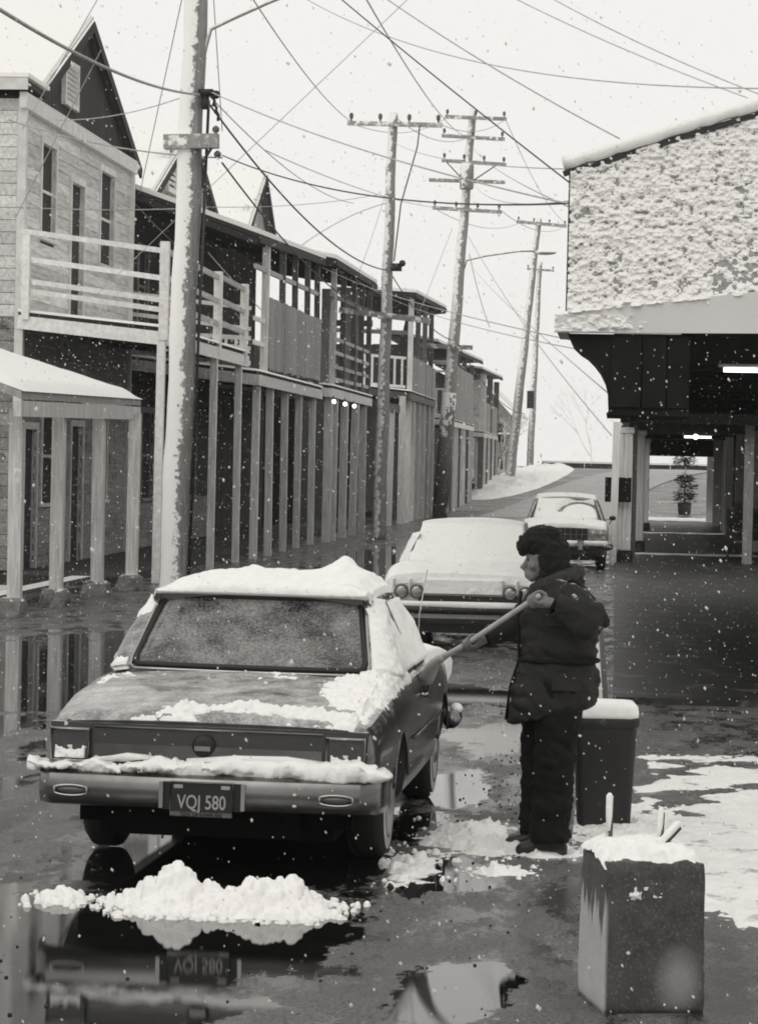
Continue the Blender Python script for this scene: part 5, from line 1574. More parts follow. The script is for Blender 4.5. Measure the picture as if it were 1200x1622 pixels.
# the broom's line in the person's frame
HN, HF = Vector((-.085, -.30, 1.395)), Vector((-.46, .30, 1.113))
AX = (HF - HN).normalized()
def hand(c, wrist, t, rs=.015, flip=1):
    """five fingers closed round a rod through c with direction t; the wrist lies on the palm side"""
    t = t.normalized()
    n = (wrist - c); n = (n - t * n.dot(t)).normalized()
    b = t.cross(n) * flip
    P_ = [sphere(tuple(c + n * .036), (.034, .034, .034), 12, 8), tube([c + n * .03 - t * .03, c + n * .045, c + n * .03 + t * .03], [.02, .03, .02], 10),
          tube([wrist, wrist.lerp(c + n * .04, .5), c + n * .035], [.030, .029, .030], 10)]
    for i, ext in enumerate((250, 268, 262, 235)):
        off = (i - 1.5) * .0215
        pts, rad = [], []
        for k in range(9):
            a = R(20 + (ext - 20) * k / 8)
            rr_ = rs + .010 + .018 * math.exp(-((a - R(55)) / .5) ** 2)
            pts.append(c + t * (off * flip) + (n * math.cos(a) + b * math.sin(a)) * rr_)
            rad.append(.0098 - .0022 * k / 8)
        P_.append(tube(pts, rad, 8))
    pts = [c + n * .045 - t * .035 * flip, c + n * .03 - b * .028 - t * .05 * flip, c - b * .030 - t * .045 * flip, c - n * .02 - b * .018 - t * .03 * flip]
    P_.append(tube(pts, [.014, .0125, .011, .009], 8))
    return P_
WN, WF = Vector((.005, -.325, 1.375)), Vector((-.385, .27, 1.13))
body_parts = [
    tube([(.02, 0, .9), (.03, 0, 1.1), (.04, 0, 1.3), (.04, 0, 1.42)], [(.13, .17), (.12, .15), (.12, .18), (.08, .15)], 14),
    tube([(.03, 0, 1.40), (.0, 0, 1.5), (-.03, 0, 1.56)], [.062, .056, .055], 10),
    sphere((-.045, 0, 1.60), (.098, .076, .120), 20, 16),
    tube([(-.06, 0, 1.545), (-.115, 0, 1.495), (-.128, 0, 1.478)], [(.055, .05), (.036, .03), (.022, .018)], 12),      # jaw and chin
    tube([(-.135, 0, 1.600), (-.152, 0, 1.565), (-.168, 0, 1.548), (-.150, 0, 1.538)], [.010, .013, .015, .011], 10),   # nose
    sphere((-.128, 0, 1.618), (.022, .055, .016), 12, 8),                                                       # brow
    sphere((-.128, 0, 1.512), (.026, .034, .022), 14, 10), sphere((-.140, 0, 1.520), (.014, .024, .012), 12, 10), sphere((-.137, 0, 1.500), (.014, .024, .012), 12, 10),  # mouth
    sphere((-.122, -.032, 1.592), (.012, .014, .010), 10, 8), sphere((-.122, .032, 1.592), (.012, .014, .010), 10, 8),  # eyes
    sphere((-.105, -.045, 1.56), (.03, .024, .026), 10, 8), sphere((-.105, .045, 1.56), (.03, .024, .026), 10, 8),  # cheeks
    tube([(-.02, -.072, 1.60), (-.01, -.088, 1.60), (-.02, -.08, 1.56)], [.02, .016, .012], 8), tube([(-.02, .072, 1.60), (-.01, .088, 1.60), (-.02, .08, 1.56)], [.02, .016, .012], 8),
    tube([(.06, -.17, 1.40), (.22, -.31, 1.28), (.25, -.335, 1.25)], [.06, .05, .045], 10), tube([(.25, -.335, 1.25), (.13, -.33, 1.31), WN], [.045, .04, .028], 10),
    tube([(.0, .17, 1.40), (-.2, .29, 1.22), WF], [.058, .045, .028], 10),
    tube([(.04, -.09, .92), (.03, -.1, .5), (.02, -.1, .08)], [.10, .07, .05], 12), tube([(-.0, .09, .92), (-.04, .12, .5), (-.06, .12, .08)], [.10, .07, .05], 12),
    sphere((.0, -.1, .06), (.11, .04, .045), 12, 8), sphere((-.08, .12, .06), (.11, .04, .045), 12, 8),
] + hand(HN, WN, AX) + hand(HF, WF, AX, flip=1)
man = union(body_parts, .0075, 'person', 'skin', None, smoothit=1)
man.matrix_basis = Matrix.Translation(PL)
LOC[man] = Matrix()
OFF[man] = PL
man.matrix_parent_inverse = Matrix()
tag(man, 'person in dark parka and fur hat sweeping snow off the sedan with a broom', 'person')
def child(o):
    o.parent = man; o.matrix_parent_inverse = Matrix(); return o
for s_ in (-1, 1):
    child(mesh('eye', *sphere((-.1305, s_ * .032, 1.592), .0085, 8, 6), 'trouser', None, True))
def folds(k, amp, fr=6):
    def f(co, n):
        a = mnoise.fractal(Vector((co.x * fr, co.y * fr, co.z * fr * 1.8 + k)), .9, 2, 4)
        p = Vector((co.x * fr * 1.1, co.y * fr * 1.1, co.z * fr * 2.1 + k * 7 + co.x * 5))
        rdg = 1 - 2 * abs(mnoise.noise(p)) * 1.6          # sharp creases between soft rolls
        rd2 = 1 - 2 * abs(mnoise.noise(p * 2.3)) * 1.4
        return (a * .55 - rdg * .55 - rd2 * .25 + .3) * amp
    return f
def torso_ring(z, cx, rx, ry, sl=0, n=28):
    return [(cx + rx * math.cos(2 * math.pi * k / n), ry * math.sin(2 * math.pi * k / n), z + sl * rx * math.cos(2 * math.pi * k / n)) for k in range(n)]
def ring_loft(rs):
    V, F = [], []
    n = len(rs[0])
    for r in rs: V += r
    for i in range(len(rs) - 1):
        for k in range(n): F.append((i * n + k, i * n + (k + 1) % n, (i + 1) * n + (k + 1) % n, (i + 1) * n + k))
    F.append(tuple(range(n))[::-1]); F.append(tuple((len(rs) - 1) * n + k for k in range(n)))
    return V, F
def union_box(x0, x1, y0, y1, z0, z1):
    V, F = boxV(x0, x1, y0, y1, z0, z1)
    return [(a + jit(.004), b - .012 * (c_ < (z0 + z1) / 2), c_ + jit(.006)) for a, b, c_ in V], F
parka = union([
    ring_loft([torso_ring(.755, .015, .245, .235, .22), torso_ring(.80, .02, .25, .24, .2), torso_ring(.92, .025, .235, .235, .08), torso_ring(1.03, .04, .212, .215), torso_ring(1.06, .045, .198, .205),
               torso_ring(1.09, .045, .21, .215), torso_ring(1.2, .045, .215, .23), torso_ring(1.33, .045, .205, .245), torso_ring(1.42, .05, .165, .21), torso_ring(1.48, .035, .105, .125), torso_ring(1.50, .03, .08, .09)]),
    tube([(.05, -.15, 1.41), (.10, -.22, 1.385), (.2, -.30, 1.30), (.245, -.335, 1.25)], [.09, .105, .098, .09], 16),
    tube([(.25, -.335, 1.245), (.21, -.335, 1.265), (.12, -.335, 1.315), (.03, -.33, 1.36)], [.088, .090, .076, .056], 16),
    tube([(.02, .15, 1.41), (-.05, .24, 1.34), (-.19, .29, 1.225), (-.29, .285, 1.175), (-.355, .278, 1.145)], [.09, .098, .078, .066, .054], 16),
    tube([(.09, -.12, 1.44), (.04, -.15, 1.46), (-.03, -.12, 1.44), (-.07, 0, 1.42), (-.03, .12, 1.44), (.04, .15, 1.46), (.09, .12, 1.44), (.12, 0, 1.47)], .05, 10, closed=True),
], .013, 'parka', 'parka', None, folds(1, .021), 2)
child(parka)
for nm, pts, r, mt in (('belt_seam', [(.045 + .213 * math.cos(a), .219 * math.sin(a), 1.052) for a in np.linspace(0, 2 * math.pi, 41)[:-1]], .012, 'trouser'),):
    child(mesh(nm, *tube(pts, r, 8, closed=True), mt, None, True))
child(mesh('front_zip', *tube([(-.165, -.03, 1.42), (-.178, -.03, 1.3), (-.175, -.03, 1.15), (-.17, -.03, 1.05), (-.215, -.03, .9), (-.235, -.03, .72)], [(.02, .008)] * 6, 8), 'trouser', None, True))
child(mesh('pocket_flap', *union_box(.02, .17, -.255, -.235, .90, .97), 'parka', None))
child(mesh('pocket_flap', *union_box(-.02, .10, -.262, -.24, 1.25, 1.31), 'parka', None))
child(mesh('shoulder_seam', *tube([(.115 + .06 * math.cos(a), -.185 - .05 * math.cos(a) , 1.385 + .105 * math.sin(a)) for a in np.linspace(-1.4, 2.2, 14)], .007, 6), 'trouser', None, True))
child(mesh('cuff', *tube([(.03, -.33, 1.362), (.012, -.328, 1.371)], .047, 14), 'trouser', None, True))
child(mesh('cuff', *tube([(-.352, .279, 1.147), (-.37, .275, 1.138)], .045, 14), 'trouser', None, True))
col_f = union([tube([(.12, -.03, 1.52), (.09, -.10, 1.50), (.02, -.13, 1.48), (-.05, -.11, 1.455), (-.085, -.04, 1.44)], [.045, .048, .045, .04, .03], 12),
               tube([(.12, .03, 1.52), (.09, .10, 1.50), (.02, .13, 1.48), (-.05, .11, 1.455), (-.085, .04, 1.44)], [.045, .048, .045, .04, .03], 12),
               tube([(.12, -.04, 1.52), (.13, 0, 1.53), (.12, .04, 1.52)], .045, 10)], .01, 'fur_collar', 'fur_collar', None,
              lambda co, n: .012 * mnoise.fractal(co * 45, .9, 2, 3), 1)
child(col_f)
hat = union([sphere((-.07, 0, 1.69), (.098, .10, .088), 20, 14), sphere((-.158, 0, 1.668), (.036, .086, .058), 16, 12), sphere((-.05, 0, 1.735), (.085, .085, .042), 16, 12),
             sphere((-.012, -.088, 1.59), (.062, .03, .11), 14, 12), sphere((-.012, .088, 1.59), (.062, .03, .11), 14, 12),
             sphere((.035, 0, 1.61), (.058, .092, .11), 16, 12), sphere((.04, -.05, 1.55), (.055, .05, .07), 12, 10),
             tube([(-.04, -.098, 1.53), (-.065, -.075, 1.48), (-.075, -.03, 1.455)], [.03, .025, .02], 8)], .008, 'fur_hat', 'fur', None,
            lambda co, n: .011 * mnoise.fractal(co * 48, .9, 2.1, 3) + .002, 1)
child(hat)
trs = union([tube([(.05, -.09, .96), (.05, -.1, .75), (.035, -.105, .5), (.03, -.105, .3), (.02, -.105, .13), (.025, -.105, .075)], [(.14, .13), (.138, .125), (.125, .11), (.118, .105), (.118, .105), (.122, .108)], 18),
             tube([(-.02, .09, .96), (-.03, .11, .75), (-.045, .125, .5), (-.05, .125, .3), (-.055, .125, .15), (-.05, .125, .10)], [(.13, .13), (.125, .12), (.115, .11), (.105, .10), (.105, .10), (.11, .102)], 18),
             sphere((.015, 0, .93), (.18, .2, .12), 18, 12)], .013, 'trousers', 'trouser', None, folds(5, .016, 7), 2)
child(trs)
for (x, y, rot) in ((-.01, -.105, .06), (-.085, .125, -.1)):
    rs = []
    for k, (xx, w, h) in enumerate(((.125, .03, .05), (.11, .042, .09), (.05, .044, .115), (-.02, .045, .10), (-.08, .05, .072), (-.13, .045, .055), (-.155, .02, .03))):
        rs.append([(x + xx, y + w * math.cos(a), .008 + h * (.5 + .5 * math.sin(a))) for a in np.linspace(0, 2 * math.pi, 17)[:-1]])
    child(union([ring_loft(rs), boxV(x - .145, x + .125, y - .044, y + .044, .0, .02)], .01, 'shoe', 'boot', None, None, 2))

# broom held in both hands
br = empty('broom', tuple(PL), label='long pale broom held by the person against the side of the sedan', cat='broom')
H0 = HN - AX * .045
H1 = Vector((-.621, .53, 1.007)); H2 = Vector((-.735, .80, .85))
# the handle runs on from the far hand to the neck, where the head bends down
mesh('handle', *tube([H0, HN, HF, HF.lerp(H1, .6), H1], [.0145, .0145, .015, .016, .018], 12), 'broom', br, True)
mid = H1.lerp(H2, .5) + Vector((0.0, 0, .03))
mesh('head', *tube([H1 - (H1 - HF).normalized() * .03, H1, H1.lerp(mid, .5) + Vector((0, 0, .005)), mid, mid.lerp(H2, .6), H2], [(.02, .02), (.024, .022), (.03, .026), (.036, .03), (.046, .032), (.055, .028)], 14), 'broom', br, True)
Bp = []
for k in range(90):
    a = random.uniform(0, 6.28); r_ = math.sqrt(random.random())
    s = H2 + Vector((.05 * r_ * math.cos(a), .02 * r_ * math.sin(a), 0)) + Vector((0, 0, .01))
    e = s + Vector((-.03 + jit(.02), .05 + jit(.02), -.10 + jit(.015)))
    Bp.append(tube([s, s.lerp(e, .5), e], .003, 4))
tag(mesh('bristles', *join(Bp), 'post_dark', br, True), kind='stuff')

# ================================================================== STREET OBJECTS
# concrete anchor block with three bar stubs
bk = empty('concrete_block', (.14, 11.22, 0), R(13), label='stained concrete block with three snow capped bars sticking up', cat='block')
nb = 26
def block_mesh():
    bm = bmesh.new()
    bmesh.ops.create_cube(bm, size=1)
    bmesh.ops.subdivide_edges(bm, edges=bm.edges[:], cuts=nb, use_grid_fill=True)
    for v in bm.verts:
        x, y, z = v.co
        # rounded, worn arrises
        q_ = Vector((x, y, z)) * 2
        m = sorted((abs(q_.x), abs(q_.y), abs(q_.z)))
        rnd = .03 * smoothstep(.90, 1.0, m[1])
        v.co = Vector((x * .41 * (1 - .04 * (z + .5)), y * .46, (z + .5) * .585)) * 1
        v.co.x *= 1 - rnd; v.co.y *= 1 - rnd
        n_ = mnoise.fractal(v.co * 7, .9, 2, 4) * .006 + mnoise.fractal(v.co * 30, .9, 2, 3) * .003
        if z > .25: n_ += (z - .25) * .05 * mnoise.fractal(v.co * 18 + Vector((3, 1, 2)), .9, 2, 3)
        v.co += v.co.normalized() * n_
        if z < -.49: v.co.z = 0
    me = bpy.data.meshes.new('block'); bm.to_mesh(me); bm.free()
    return me
q = N('block_concrete')
sepo = q.n('ShaderNodeSeparateXYZ'); q.l(q.n('ShaderNodeTexCoord').outputs['Object'], sepo.inputs[0])
z_ = sepo.outputs[2]; x_ = sepo.outputs[0]
nz = q.noise(9, 6, .65, obj=True)
streak = q.noise(3, 4, .6, sc=(7, 7, .5), obj=True)
# pale streaks on the left cheek and a pale patch low on the front
left = q.math('MULTIPLY', q.ramp(x_, -.185, -.198), q.ramp(q.math('ADD', q.math('MULTIPLY', streak, .55), q.math('SUBTRACT', .42, z_)), .30, .36))
dx = q.math('DIVIDE', q.math('SUBTRACT', x_, .095), .085)
dz = q.math('DIVIDE', q.math('SUBTRACT', z_, .13), .12)
pd = q.math('ADD', q.math('SQRT', q.math('ADD', q.math('MULTIPLY', dx, dx), q.math('MULTIPLY', dz, dz))), q.math('MULTIPLY', q.math('SUBTRACT', nz, .5), .5))
patch = q.math('MULTIPLY', q.ramp(pd, 1.25, .35), .8)
base = q.mix(q.ramp(nz, .3, .7), tint(.045), tint(.09))
base = q.mix(q.ramp(q.noise(80, 4, .8, obj=True), .54, .66), base, tint(.17))
base = q.mix(patch, base, tint(.34))
base = q.mix(left, base, tint(.5))
q.l(base, q.b.inputs['Base Color']); q.b.inputs['Roughness'].default_value = .7
q.bump(q.noise(45, 6, .8, obj=True), .9, .010)
M['block'] = q.m
me = block_mesh(); me.materials.append(M['block'])
me.polygons.foreach_set('use_smooth', [True] * len(me.polygons))
attach(bpy.data.objects.new('block', me), bk)
def bt(x, y):
    e = np.minimum(np.minimum((x + .205) , (.205 - x)) * 14, np.minimum((y + .235) * 9, (.235 - y) * 14))
    front = smoothstep(-.24, -.10, y + .05 * np.sin(x * 14) + .16 * (fbm(x * 14, y * 12, 3, 4) - .5))
    return .565 + .062 * np.clip(e, 0, 1) ** .6 * front + .03 * fbm(x * 9, y * 9, 3, 2) * front + .022 * (fbm(x * 40, y * 40, 3, 5) - .5) * front - .01 * (1 - front)
o = heightfield('snow_cover', -.203, .197, -.219, .228, 90, 90, bt, 'snow', bk, cut=None)
for nm, a, b, r in (('bar_stub', (-.115, .10, .55), (-.112, .10, .80), .0135), ('bar_stub', (.10, .13, .55), (.105, .13, .735), .0125), ('bar_stub', (-.035, -.10, .545), (.13, -.04, .70), .0165)):
    s_ = mesh(nm, *tube([a, b], r, 12), 'rust', bk, True, sharp=50)
    a, b = Vector(a), Vector(b)
    up = a.lerp(b, .45); d_ = (Vector((-.006, -.008, .004)) if a.x < -.1 else Vector((-.004, -.004, .010)))
    mesh('snow_cover', *tube([up + d_, a.lerp(b, .7) + d_, b + d_, b + d_ + (b - a).normalized() * .012], [r * .6, r * .95, r * 1.0, r * .4], 10), 'snow', s_, True)
snow_patch(bk, lambda u, v: (-.17 + .22 * u, -.228, .42 + .09 * v), 80, 40, lambda u, v, P: .005 + .09 * (fbm(u * 5, v * 3, 4, 71) - .5) + .03 * (fbm(u * 22, v * 12, 2, 72) - .5) - .05 * (np.hypot(u - .5, v - .5)), z_up=False)

# trash can
tc = empty('trash_can', (-.03, 16.75, 0), R(4), label='dark tapered trash can with thick slab of snow on its lid', cat='trash can')
def rsq(hx, hy, r, z, n=8):
    P = []
    for cx, cy, a0 in ((hx - r, hy - r, 0), (-hx + r, hy - r, 90), (-hx + r, -hy + r, 180), (hx - r, -hy + r, 270)):
        for k in range(n):
            a = R(a0 + 90 * k / (n - 1)); P.append((cx + r * math.cos(a), cy + r * math.sin(a), z))
    return P
mesh('body', *ring_loft([rsq(.15, .15, .04, 0), rsq(.152, .152, .04, .03), rsq(.178, .178, .04, .60), rsq(.18, .18, .04, .61)]), 'can', tc, True, sharp=40)
mesh('rim', *ring_loft([rsq(.186, .186, .045, .585), rsq(.192, .192, .045, .60), rsq(.192, .192, .045, .63), rsq(.18, .18, .045, .645)]), 'can', tc, True, sharp=40)
sn = ring_loft([rsq(.185, .185, .05, .632), rsq(.190, .190, .055, .66), rsq(.185, .185, .06, .70), rsq(.165, .165, .06, .722), rsq(.10, .10, .05, .73)])
mesh('snow_cover', [(x + .006 * mnoise.noise(Vector((x, y, z)) * 14), y, z + .008 * mnoise.noise(Vector((x, y, z)) * 11)) for x, y, z in sn[0]], sn[1], 'snow', tc, True)

# snow plastered leaning post behind the can
lp_ = empty('bollard', (-.10, 23.2, 0), label='leaning timber post plastered with snow behind the trash can', cat='post')
bar(lp_, 'timber', (-.05, 23.2, 0), (-.13, 23.2, .86), .10, .14, 'post_dark', up=(0, 1, 0))
V, F = tube([(-.085, 23.11, .05), (-.12, 23.11, .4), (-.15, 23.11, .66), (-.165, 23.12, .8), (-.15, 23.14, .90), (-.13, 23.16, .93)], [.035, .038, .045, .055, .06, .03], 12)
mesh('snow_cover', [(x + .02 * mnoise.noise(Vector((x, y, z)) * 13), y, z + .012 * mnoise.noise(Vector((x, y, z)) * 17)) for x, y, z in V], F, 'snow', lp_, True, off=True)

# ================================================================== SNOW ON THE GROUND
def ball(c, r, seed):
    V, F = sphere((0, 0, 0), r, 10, 8)
    o_ = Vector((seed * 3.1, seed * 1.7, 0))
    return [(c[0] + v[0] * (1 + .35 * mnoise.noise(Vector(v) * (1.3 / r) + o_)), c[1] + v[1] * (1 + .3 * mnoise.noise(Vector(v) * (1.3 / r) + o_)),
             c[2] + v[2] * (.85 + .3 * mnoise.noise(Vector(v) * (1.3 / r) + o_))) for v in V], F
def pile(name, label, fn, region, nballs, rmin, rmax, seed, nx=110, ny=60, res=.007):
    """heap of snow: a drifted height sheet with rounded clods bedded in it"""
    x0, x1, y0, y1 = region
    nx, ny = int((x1 - x0) / res), int((y1 - y0) / (res * 1.5))
    xs, ys = np.meshgrid(np.linspace(x0, x1, nx), np.linspace(y0, y1, ny), indexing='ij')
    z = fn(xs, ys)
    out = z.copy()
    rg_ = random.Random(seed)
    k = tries = 0
    wob = .35 * (fbm(xs * 22, ys * 22, 3, seed) - .5)
    while k < nballs and tries < nballs * 40:
        tries += 1
        x, y = rg_.uniform(x0, x1), rg_.uniform(y0, y1)
        h = float(fn(np.array(x), np.array(y)))
        if h < -.03: continue
        r = rg_.uniform(rmin, rmax) * (1 if h > 0 else .7)
        ax, ay, az = r * rg_.uniform(.8, 1.4), r * rg_.uniform(.8, 1.4), r * rg_.uniform(.7, 1.2)
        d2 = ((xs - x) / ax) ** 2 + ((ys - y) / ay) ** 2 + wob
        cap = max(h, 0) + r * .15 + az * np.sqrt(np.clip(1 - d2, 0, 1))
        out = np.where(d2 < 1, np.maximum(out, cap), out)
        k += 1
    out = out + .018 * (fbm(xs * 55, ys * 60, 3, seed + 5) - .5)
    V = np.stack([xs, ys, np.maximum(out, -.02)], -1).reshape(-1, 3)
    F = np.array(grid_faces(nx, ny)); F = F[(V[F][:, :, 2] > -.008).any(1)]
    used = np.unique(F); mp = -np.ones(len(V), int); mp[used] = np.arange(len(used))
    return tag(mesh(name, V[used], mp[F].tolist(), 'snow', None, True), label, 'snow pile', kind='stuff')
def bumper_pile(x, y):
    yy = (y - 13.15) / .27
    r1 = .11 * np.exp(-((x + 2.02) / .20) ** 2 - ((y - 13.2) / .17) ** 2) + .11 * np.exp(-((x + 1.52) / .20) ** 2 - ((y - 13.2) / .17) ** 2)
    ridge = .075 * np.exp(-((x + 1.79) / .55) ** 4 - yy ** 2)
    pk = .055 * np.exp(-((x + 2.04) / .05) ** 2 - ((y - 13.25) / .07) ** 2) + .03 * np.exp(-((x + 1.42) / .05) ** 2 - ((y - 13.22) / .07) ** 2)
    return r1 + ridge + pk + .10 * (fbm(x * 9, y * 9, 4, 3) - .5) * np.exp(-yy ** 2) - .04
pile('snow_pile', 'long lumpy heap of snow on the road behind the sedan bumper', bumper_pile, (-2.5, -1.1, 12.75, 13.6), 520, .007, .032, 4)
pile('snow_pile', 'small clump of snow left of the long heap behind the sedan',
     lambda x, y: .075 * np.exp(-((x + 2.55) / .10) ** 2 - ((y - 13.25) / .12) ** 2) + .05 * (fbm(x * 12, y * 12, 3, 3) - .5) - .02, (-2.75, -2.35, 13.0, 13.5), 60, .01, .028, 5, 50, 50)
pile('snow_pile', 'pale heap of swept snow at the person\'s feet',
     lambda x, y: .10 * np.exp(-((x + .78) / .22) ** 2 - ((y - 16.0) / .55) ** 2) + .06 * np.exp(-((x + .42) / .36) ** 2 - ((y - 15.5) / .36) ** 2) + .08 * (fbm(x * 9, y * 7, 4, 8) - .5) - .035,
     (-1.15, .1, 14.9, 16.9), 160, .008, .022, 6)
pile('snow_pile', 'flat scrap of snow in front of the person\'s shoes',
     lambda x, y: .05 * np.exp(-((x + .53) / .14) ** 2 - ((y - 14.62) / .1) ** 2) + .05 * (fbm(x * 14, y * 12, 3, 5) - .5) - .018, (-.75, -.3, 14.4, 14.85), 40, .008, .02, 7, 50, 40)
pile('snow_pile', 'grey slush clumps beside the right rear wheel of the sedan',
     lambda x, y: .05 * np.exp(-((x + 1.0) / .12) ** 2 - ((y - 14.7) / .45) ** 2) + .06 * (fbm(x * 13, y * 10, 3, 15) - .5) - .018, (-1.2, -.75, 14.0, 15.3), 30, .01, .03, 8, 50, 60)
# thin settled snow on the open ground at the right, trodden and melting in spots
spots = [(random.uniform(.25, 3.2), random.uniform(12.3, 20.6), random.uniform(.05, .16), random.uniform(.10, .28)) for _ in range(70)]
def settled(x, y):
    edge = smoothstep(.02, .32, x + .22 * (fbm(x * 2, y * 1.1, 4, 2) - .5) - .02 * (16 - y) * (y < 16)) * smoothstep(21.4, 20.5, y + .5 * (fbm(x * 2, y * 2, 3, 9) - .5)) * smoothstep(11.9, 13.6, y + 1.2 * (fbm(x * 1.5, y, 3, 12) - .5) - .5 * (x < .6))
    h = -.024 + .040 * edge + .014 * (fbm(x * 5, y * 3, 4, 6) - .5) * 2
    for cx, cy, rx, ry in spots:
        h = h - .04 * np.exp(-((x - cx + .1 * np.sin(y * 9)) / rx) ** 2 - ((y - cy) / ry) ** 2)
    return h + .02 * (fbm(x * 28, y * 18, 3, 77) - .5)
tag(heightfield('snow_cover', -.15, 4.2, 11.4, 21.8, 330, 420, settled, 'slush_snow'), 'thin trodden snow with dark melted spots on the ground at right', 'snow', kind='stuff')
pile('snow_pile', 'drift of snow around the foot of the trash can',
     lambda x, y: .03 * np.exp(-((x - .12) / .3) ** 2 - ((y - 16.5) / .9) ** 2) + .05 * (fbm(x * 9, y * 7, 4, 28) - .5) - .008, (-.2, .6, 15.2, 17.8), 50, .008, .02, 16, 70, 80)
# scattered grit and pebbles round the puddles
Gp = []
rg2 = random.Random(31)
for _ in range(300):
    if rg2.random() < .6: x, y = rg2.gauss(-.62, .16), rg2.gauss(18.6, 1.7)
    else: x, y = rg2.uniform(-3, .2), rg2.uniform(10.5, 16)
    r = rg2.uniform(.003, .010)
    V, F = sphere((x, y, r * .3), (r, r * rg2.uniform(.7, 1.3), r * .7), 5, 4)
    Gp.append((V, F))
tag(mesh('road_grit', *join(Gp), 'mud'), 'dark grit and pebbles scattered around the puddles', 'grit', kind='stuff')

# ================================================================== PLANTS
def bare_tree(root, base, h, spread, seed, mat='bark', r=.06, depth=4, n0=5):
    rg_ = random.Random(seed)
    P_, T_ = [], []
    def grow(p, d, L, r, k, out):
        q_ = p + d * L
        m = p.lerp(q_, .5) + Vector((rg_.uniform(-1, 1), rg_.uniform(-1, 1), 0)) * L * .06
        out.append(tube([p, m, q_], [r, r * .8, r * .6], 5))
        if k == 0: return
        for _ in range(rg_.choice((2, 3, 3))):
            nd = (d + Vector((rg_.uniform(-1, 1), rg_.uniform(-1, 1), rg_.uniform(-.2, .7))) * spread).normalized()
            grow(p.lerp(q_, rg_.uniform(.6, 1)), nd, L * rg_.uniform(.6, .8), r * .58, k - 1, P_)
    grow(Vector(base), Vector((0, 0, 1)), h * .32, r, depth, T_)
    t_ = mesh('trunk', *join(T_), mat, root, True, off=True)
    c_ = mesh('crown', *join(P_), mat, root, True, off=True)
bt_ = empty('bare_tree', (-7.0, 172, .3), label='small leafless tree on the snow bank before the far house', cat='tree')
bare_tree(bt_, (-7.0, 172, .3), 6.2, .62, 3, r=.07, depth=5)
for i, (x, y, h) in enumerate(((-3.5, 380, 16),)):
    ft_ = empty('bare_tree', (x, y, 0), label=['tallest faint bare tree beyond the levee in the haze', 'faint bare tree beyond the levee, left of the tallest', 'faint bare tree beyond the levee, right of the tallest'][i], cat='tree', group='faint trees beyond the levee')
    bare_tree(ft_, (x, y, -.1), h, .6, 20 + i, mat='bark_far', r=.14, depth=5)
ct = empty('conifer', (2.95, 122, 0), label='small dark conifer in a tub past the end of the arcade', cat='tree')
mesh('trunk', *tube([(2.95, 122, .3), (2.95, 122, 1.4), (2.97, 122, 2.55)], [.05, .04, .02], 8), 'bark', ct, True, off=True)
mesh('tub', *lathe([(.24, 0), (.27, .1), (.3, .5), (.26, .52), (.02, .5)], 14, c=(2.95, 122, .02)), 'iron', ct, True, off=True)
Cp = []
rg3 = random.Random(5)
for k in range(900):
    z = rg3.choice((.75, .95, 1.25, 1.55, 1.6, 2.3, 2.45)) + rg3.gauss(0, .09)
    rad = (.48 if z < 1.1 else .42 if z < 1.75 else .5) * math.sqrt(rg3.random())
    a = rg3.uniform(0, 6.28)
    if 1.75 < z < 2.15: rad *= .15
    c = Vector((2.95 + rad * math.cos(a) + (.12 if 1.1 < z < 1.4 else 0), 122 + rad * math.sin(a), z - rad * .12))
    d = Vector((math.cos(a), math.sin(a), rg3.uniform(-.5, .3))) * .12; s_ = Vector((-math.sin(a), math.cos(a), rg3.uniform(-.4, .4))) * .05
    Cp.append(([c - s_, c + d, c + s_, c - d], [(0, 1, 2, 3)]))
mesh('crown', *join(Cp), 'needles', ct, off=True)
# shrub bank at the snow bank foot
for i, (x, y, h) in enumerate(((-7.2, 166, 1.3), (-6.9, 178, 1.2))):
    sb = empty('bare_shrub', (x, y, .3), label=['low leafless shrub at the foot of the snow bank', 'low leafless shrub farther back on the snow bank'][i], cat='shrub', group='shrubs on the snow bank')
    bare_tree(sb, (x, y, .3), h * 1.6, .9, 60 + i, r=.04, depth=5)

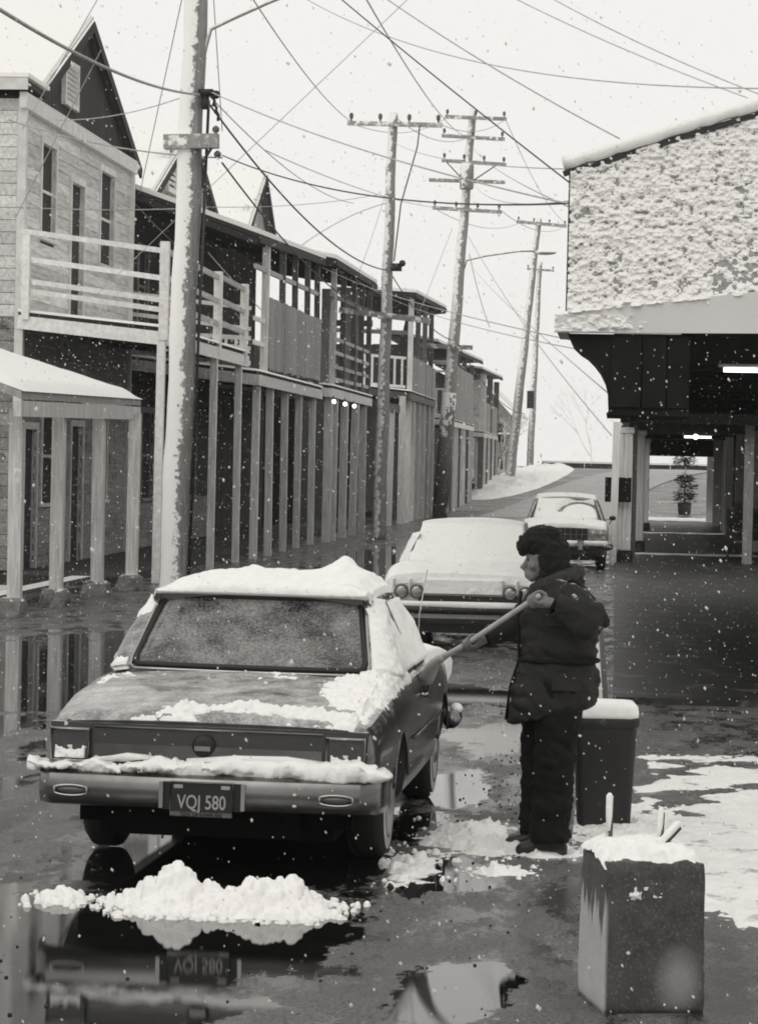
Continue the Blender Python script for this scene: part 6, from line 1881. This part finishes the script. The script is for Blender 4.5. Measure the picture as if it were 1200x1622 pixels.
# ================================================================== FALLING SNOW
NF = 20900
Vf, Ff = [], []
octa = np.array([(1, 0, 0), (-1, 0, 0), (0, 1, 0), (0, -1, 0), (0, 0, 1), (0, 0, -1)], float)
of = [(0, 2, 4), (2, 1, 4), (1, 3, 4), (3, 0, 4), (2, 0, 5), (1, 2, 5), (3, 1, 5), (0, 3, 5)]
cnt = 0
while cnt < NF:
    y = 6 + 38 * rng.random() ** .62
    hw = y * .19 + .5
    x = -y * .083 + rng.uniform(-1, 1) * hw
    z = .03 + rng.random() ** 1.35 * min(2.09 + y * .19, 5.3)
    if -2.9 < x < -1.1 and 14 < y < 18.7 and z < 1.55: continue
    if abs(x / y + .144) < .014 and abs((2.12 - z) / y - .122) < .010 and y < 14: continue
    if abs(x + .034 * y - .01) < .022 * y and 1.2 < z < 2.0 and y < 16.2: continue
    r = rng.uniform(.0022, .0050) * (1 + .9 * (rng.random() < .04))
    s = np.array([r * rng.uniform(.8, 1.2), r, r * rng.uniform(.9, 1.8)])
    sh = rng.uniform(-.5, .1)
    p = octa * s; p[:, 0] += p[:, 2] * sh
    Vf.append(p + (x, y, z))
    Ff += [(a + cnt * 6, b + cnt * 6, c + cnt * 6) for a, b, c in of]
    cnt += 1
tag(mesh('snowflakes', np.concatenate(Vf), Ff, 'flake', None, True), 'snowflakes falling through the air', 'snowflakes', kind='stuff')

# ================================================================== SNOW HAZE
hz = mesh('haze', *boxV(-140, 140, -8, 420, -1.0, 26), 'snow')
hz.data.materials.clear()
hm = bpy.data.materials.new('snow_haze'); hm.use_nodes = True
t_ = hm.node_tree; t_.nodes.clear()
pv = t_.nodes.new('ShaderNodeVolumePrincipled')
pv.inputs['Color'].default_value = (.97, .965, .955, 1)
pv.inputs['Density'].default_value = .00035
pv.inputs['Anisotropy'].default_value = .2
ho = t_.nodes.new('ShaderNodeOutputMaterial')
t_.links.new(pv.outputs[0], ho.inputs['Volume'])
hz.data.materials.append(hm)
tag(hz, 'thin pale haze of falling snow', 'haze', kind='stuff')
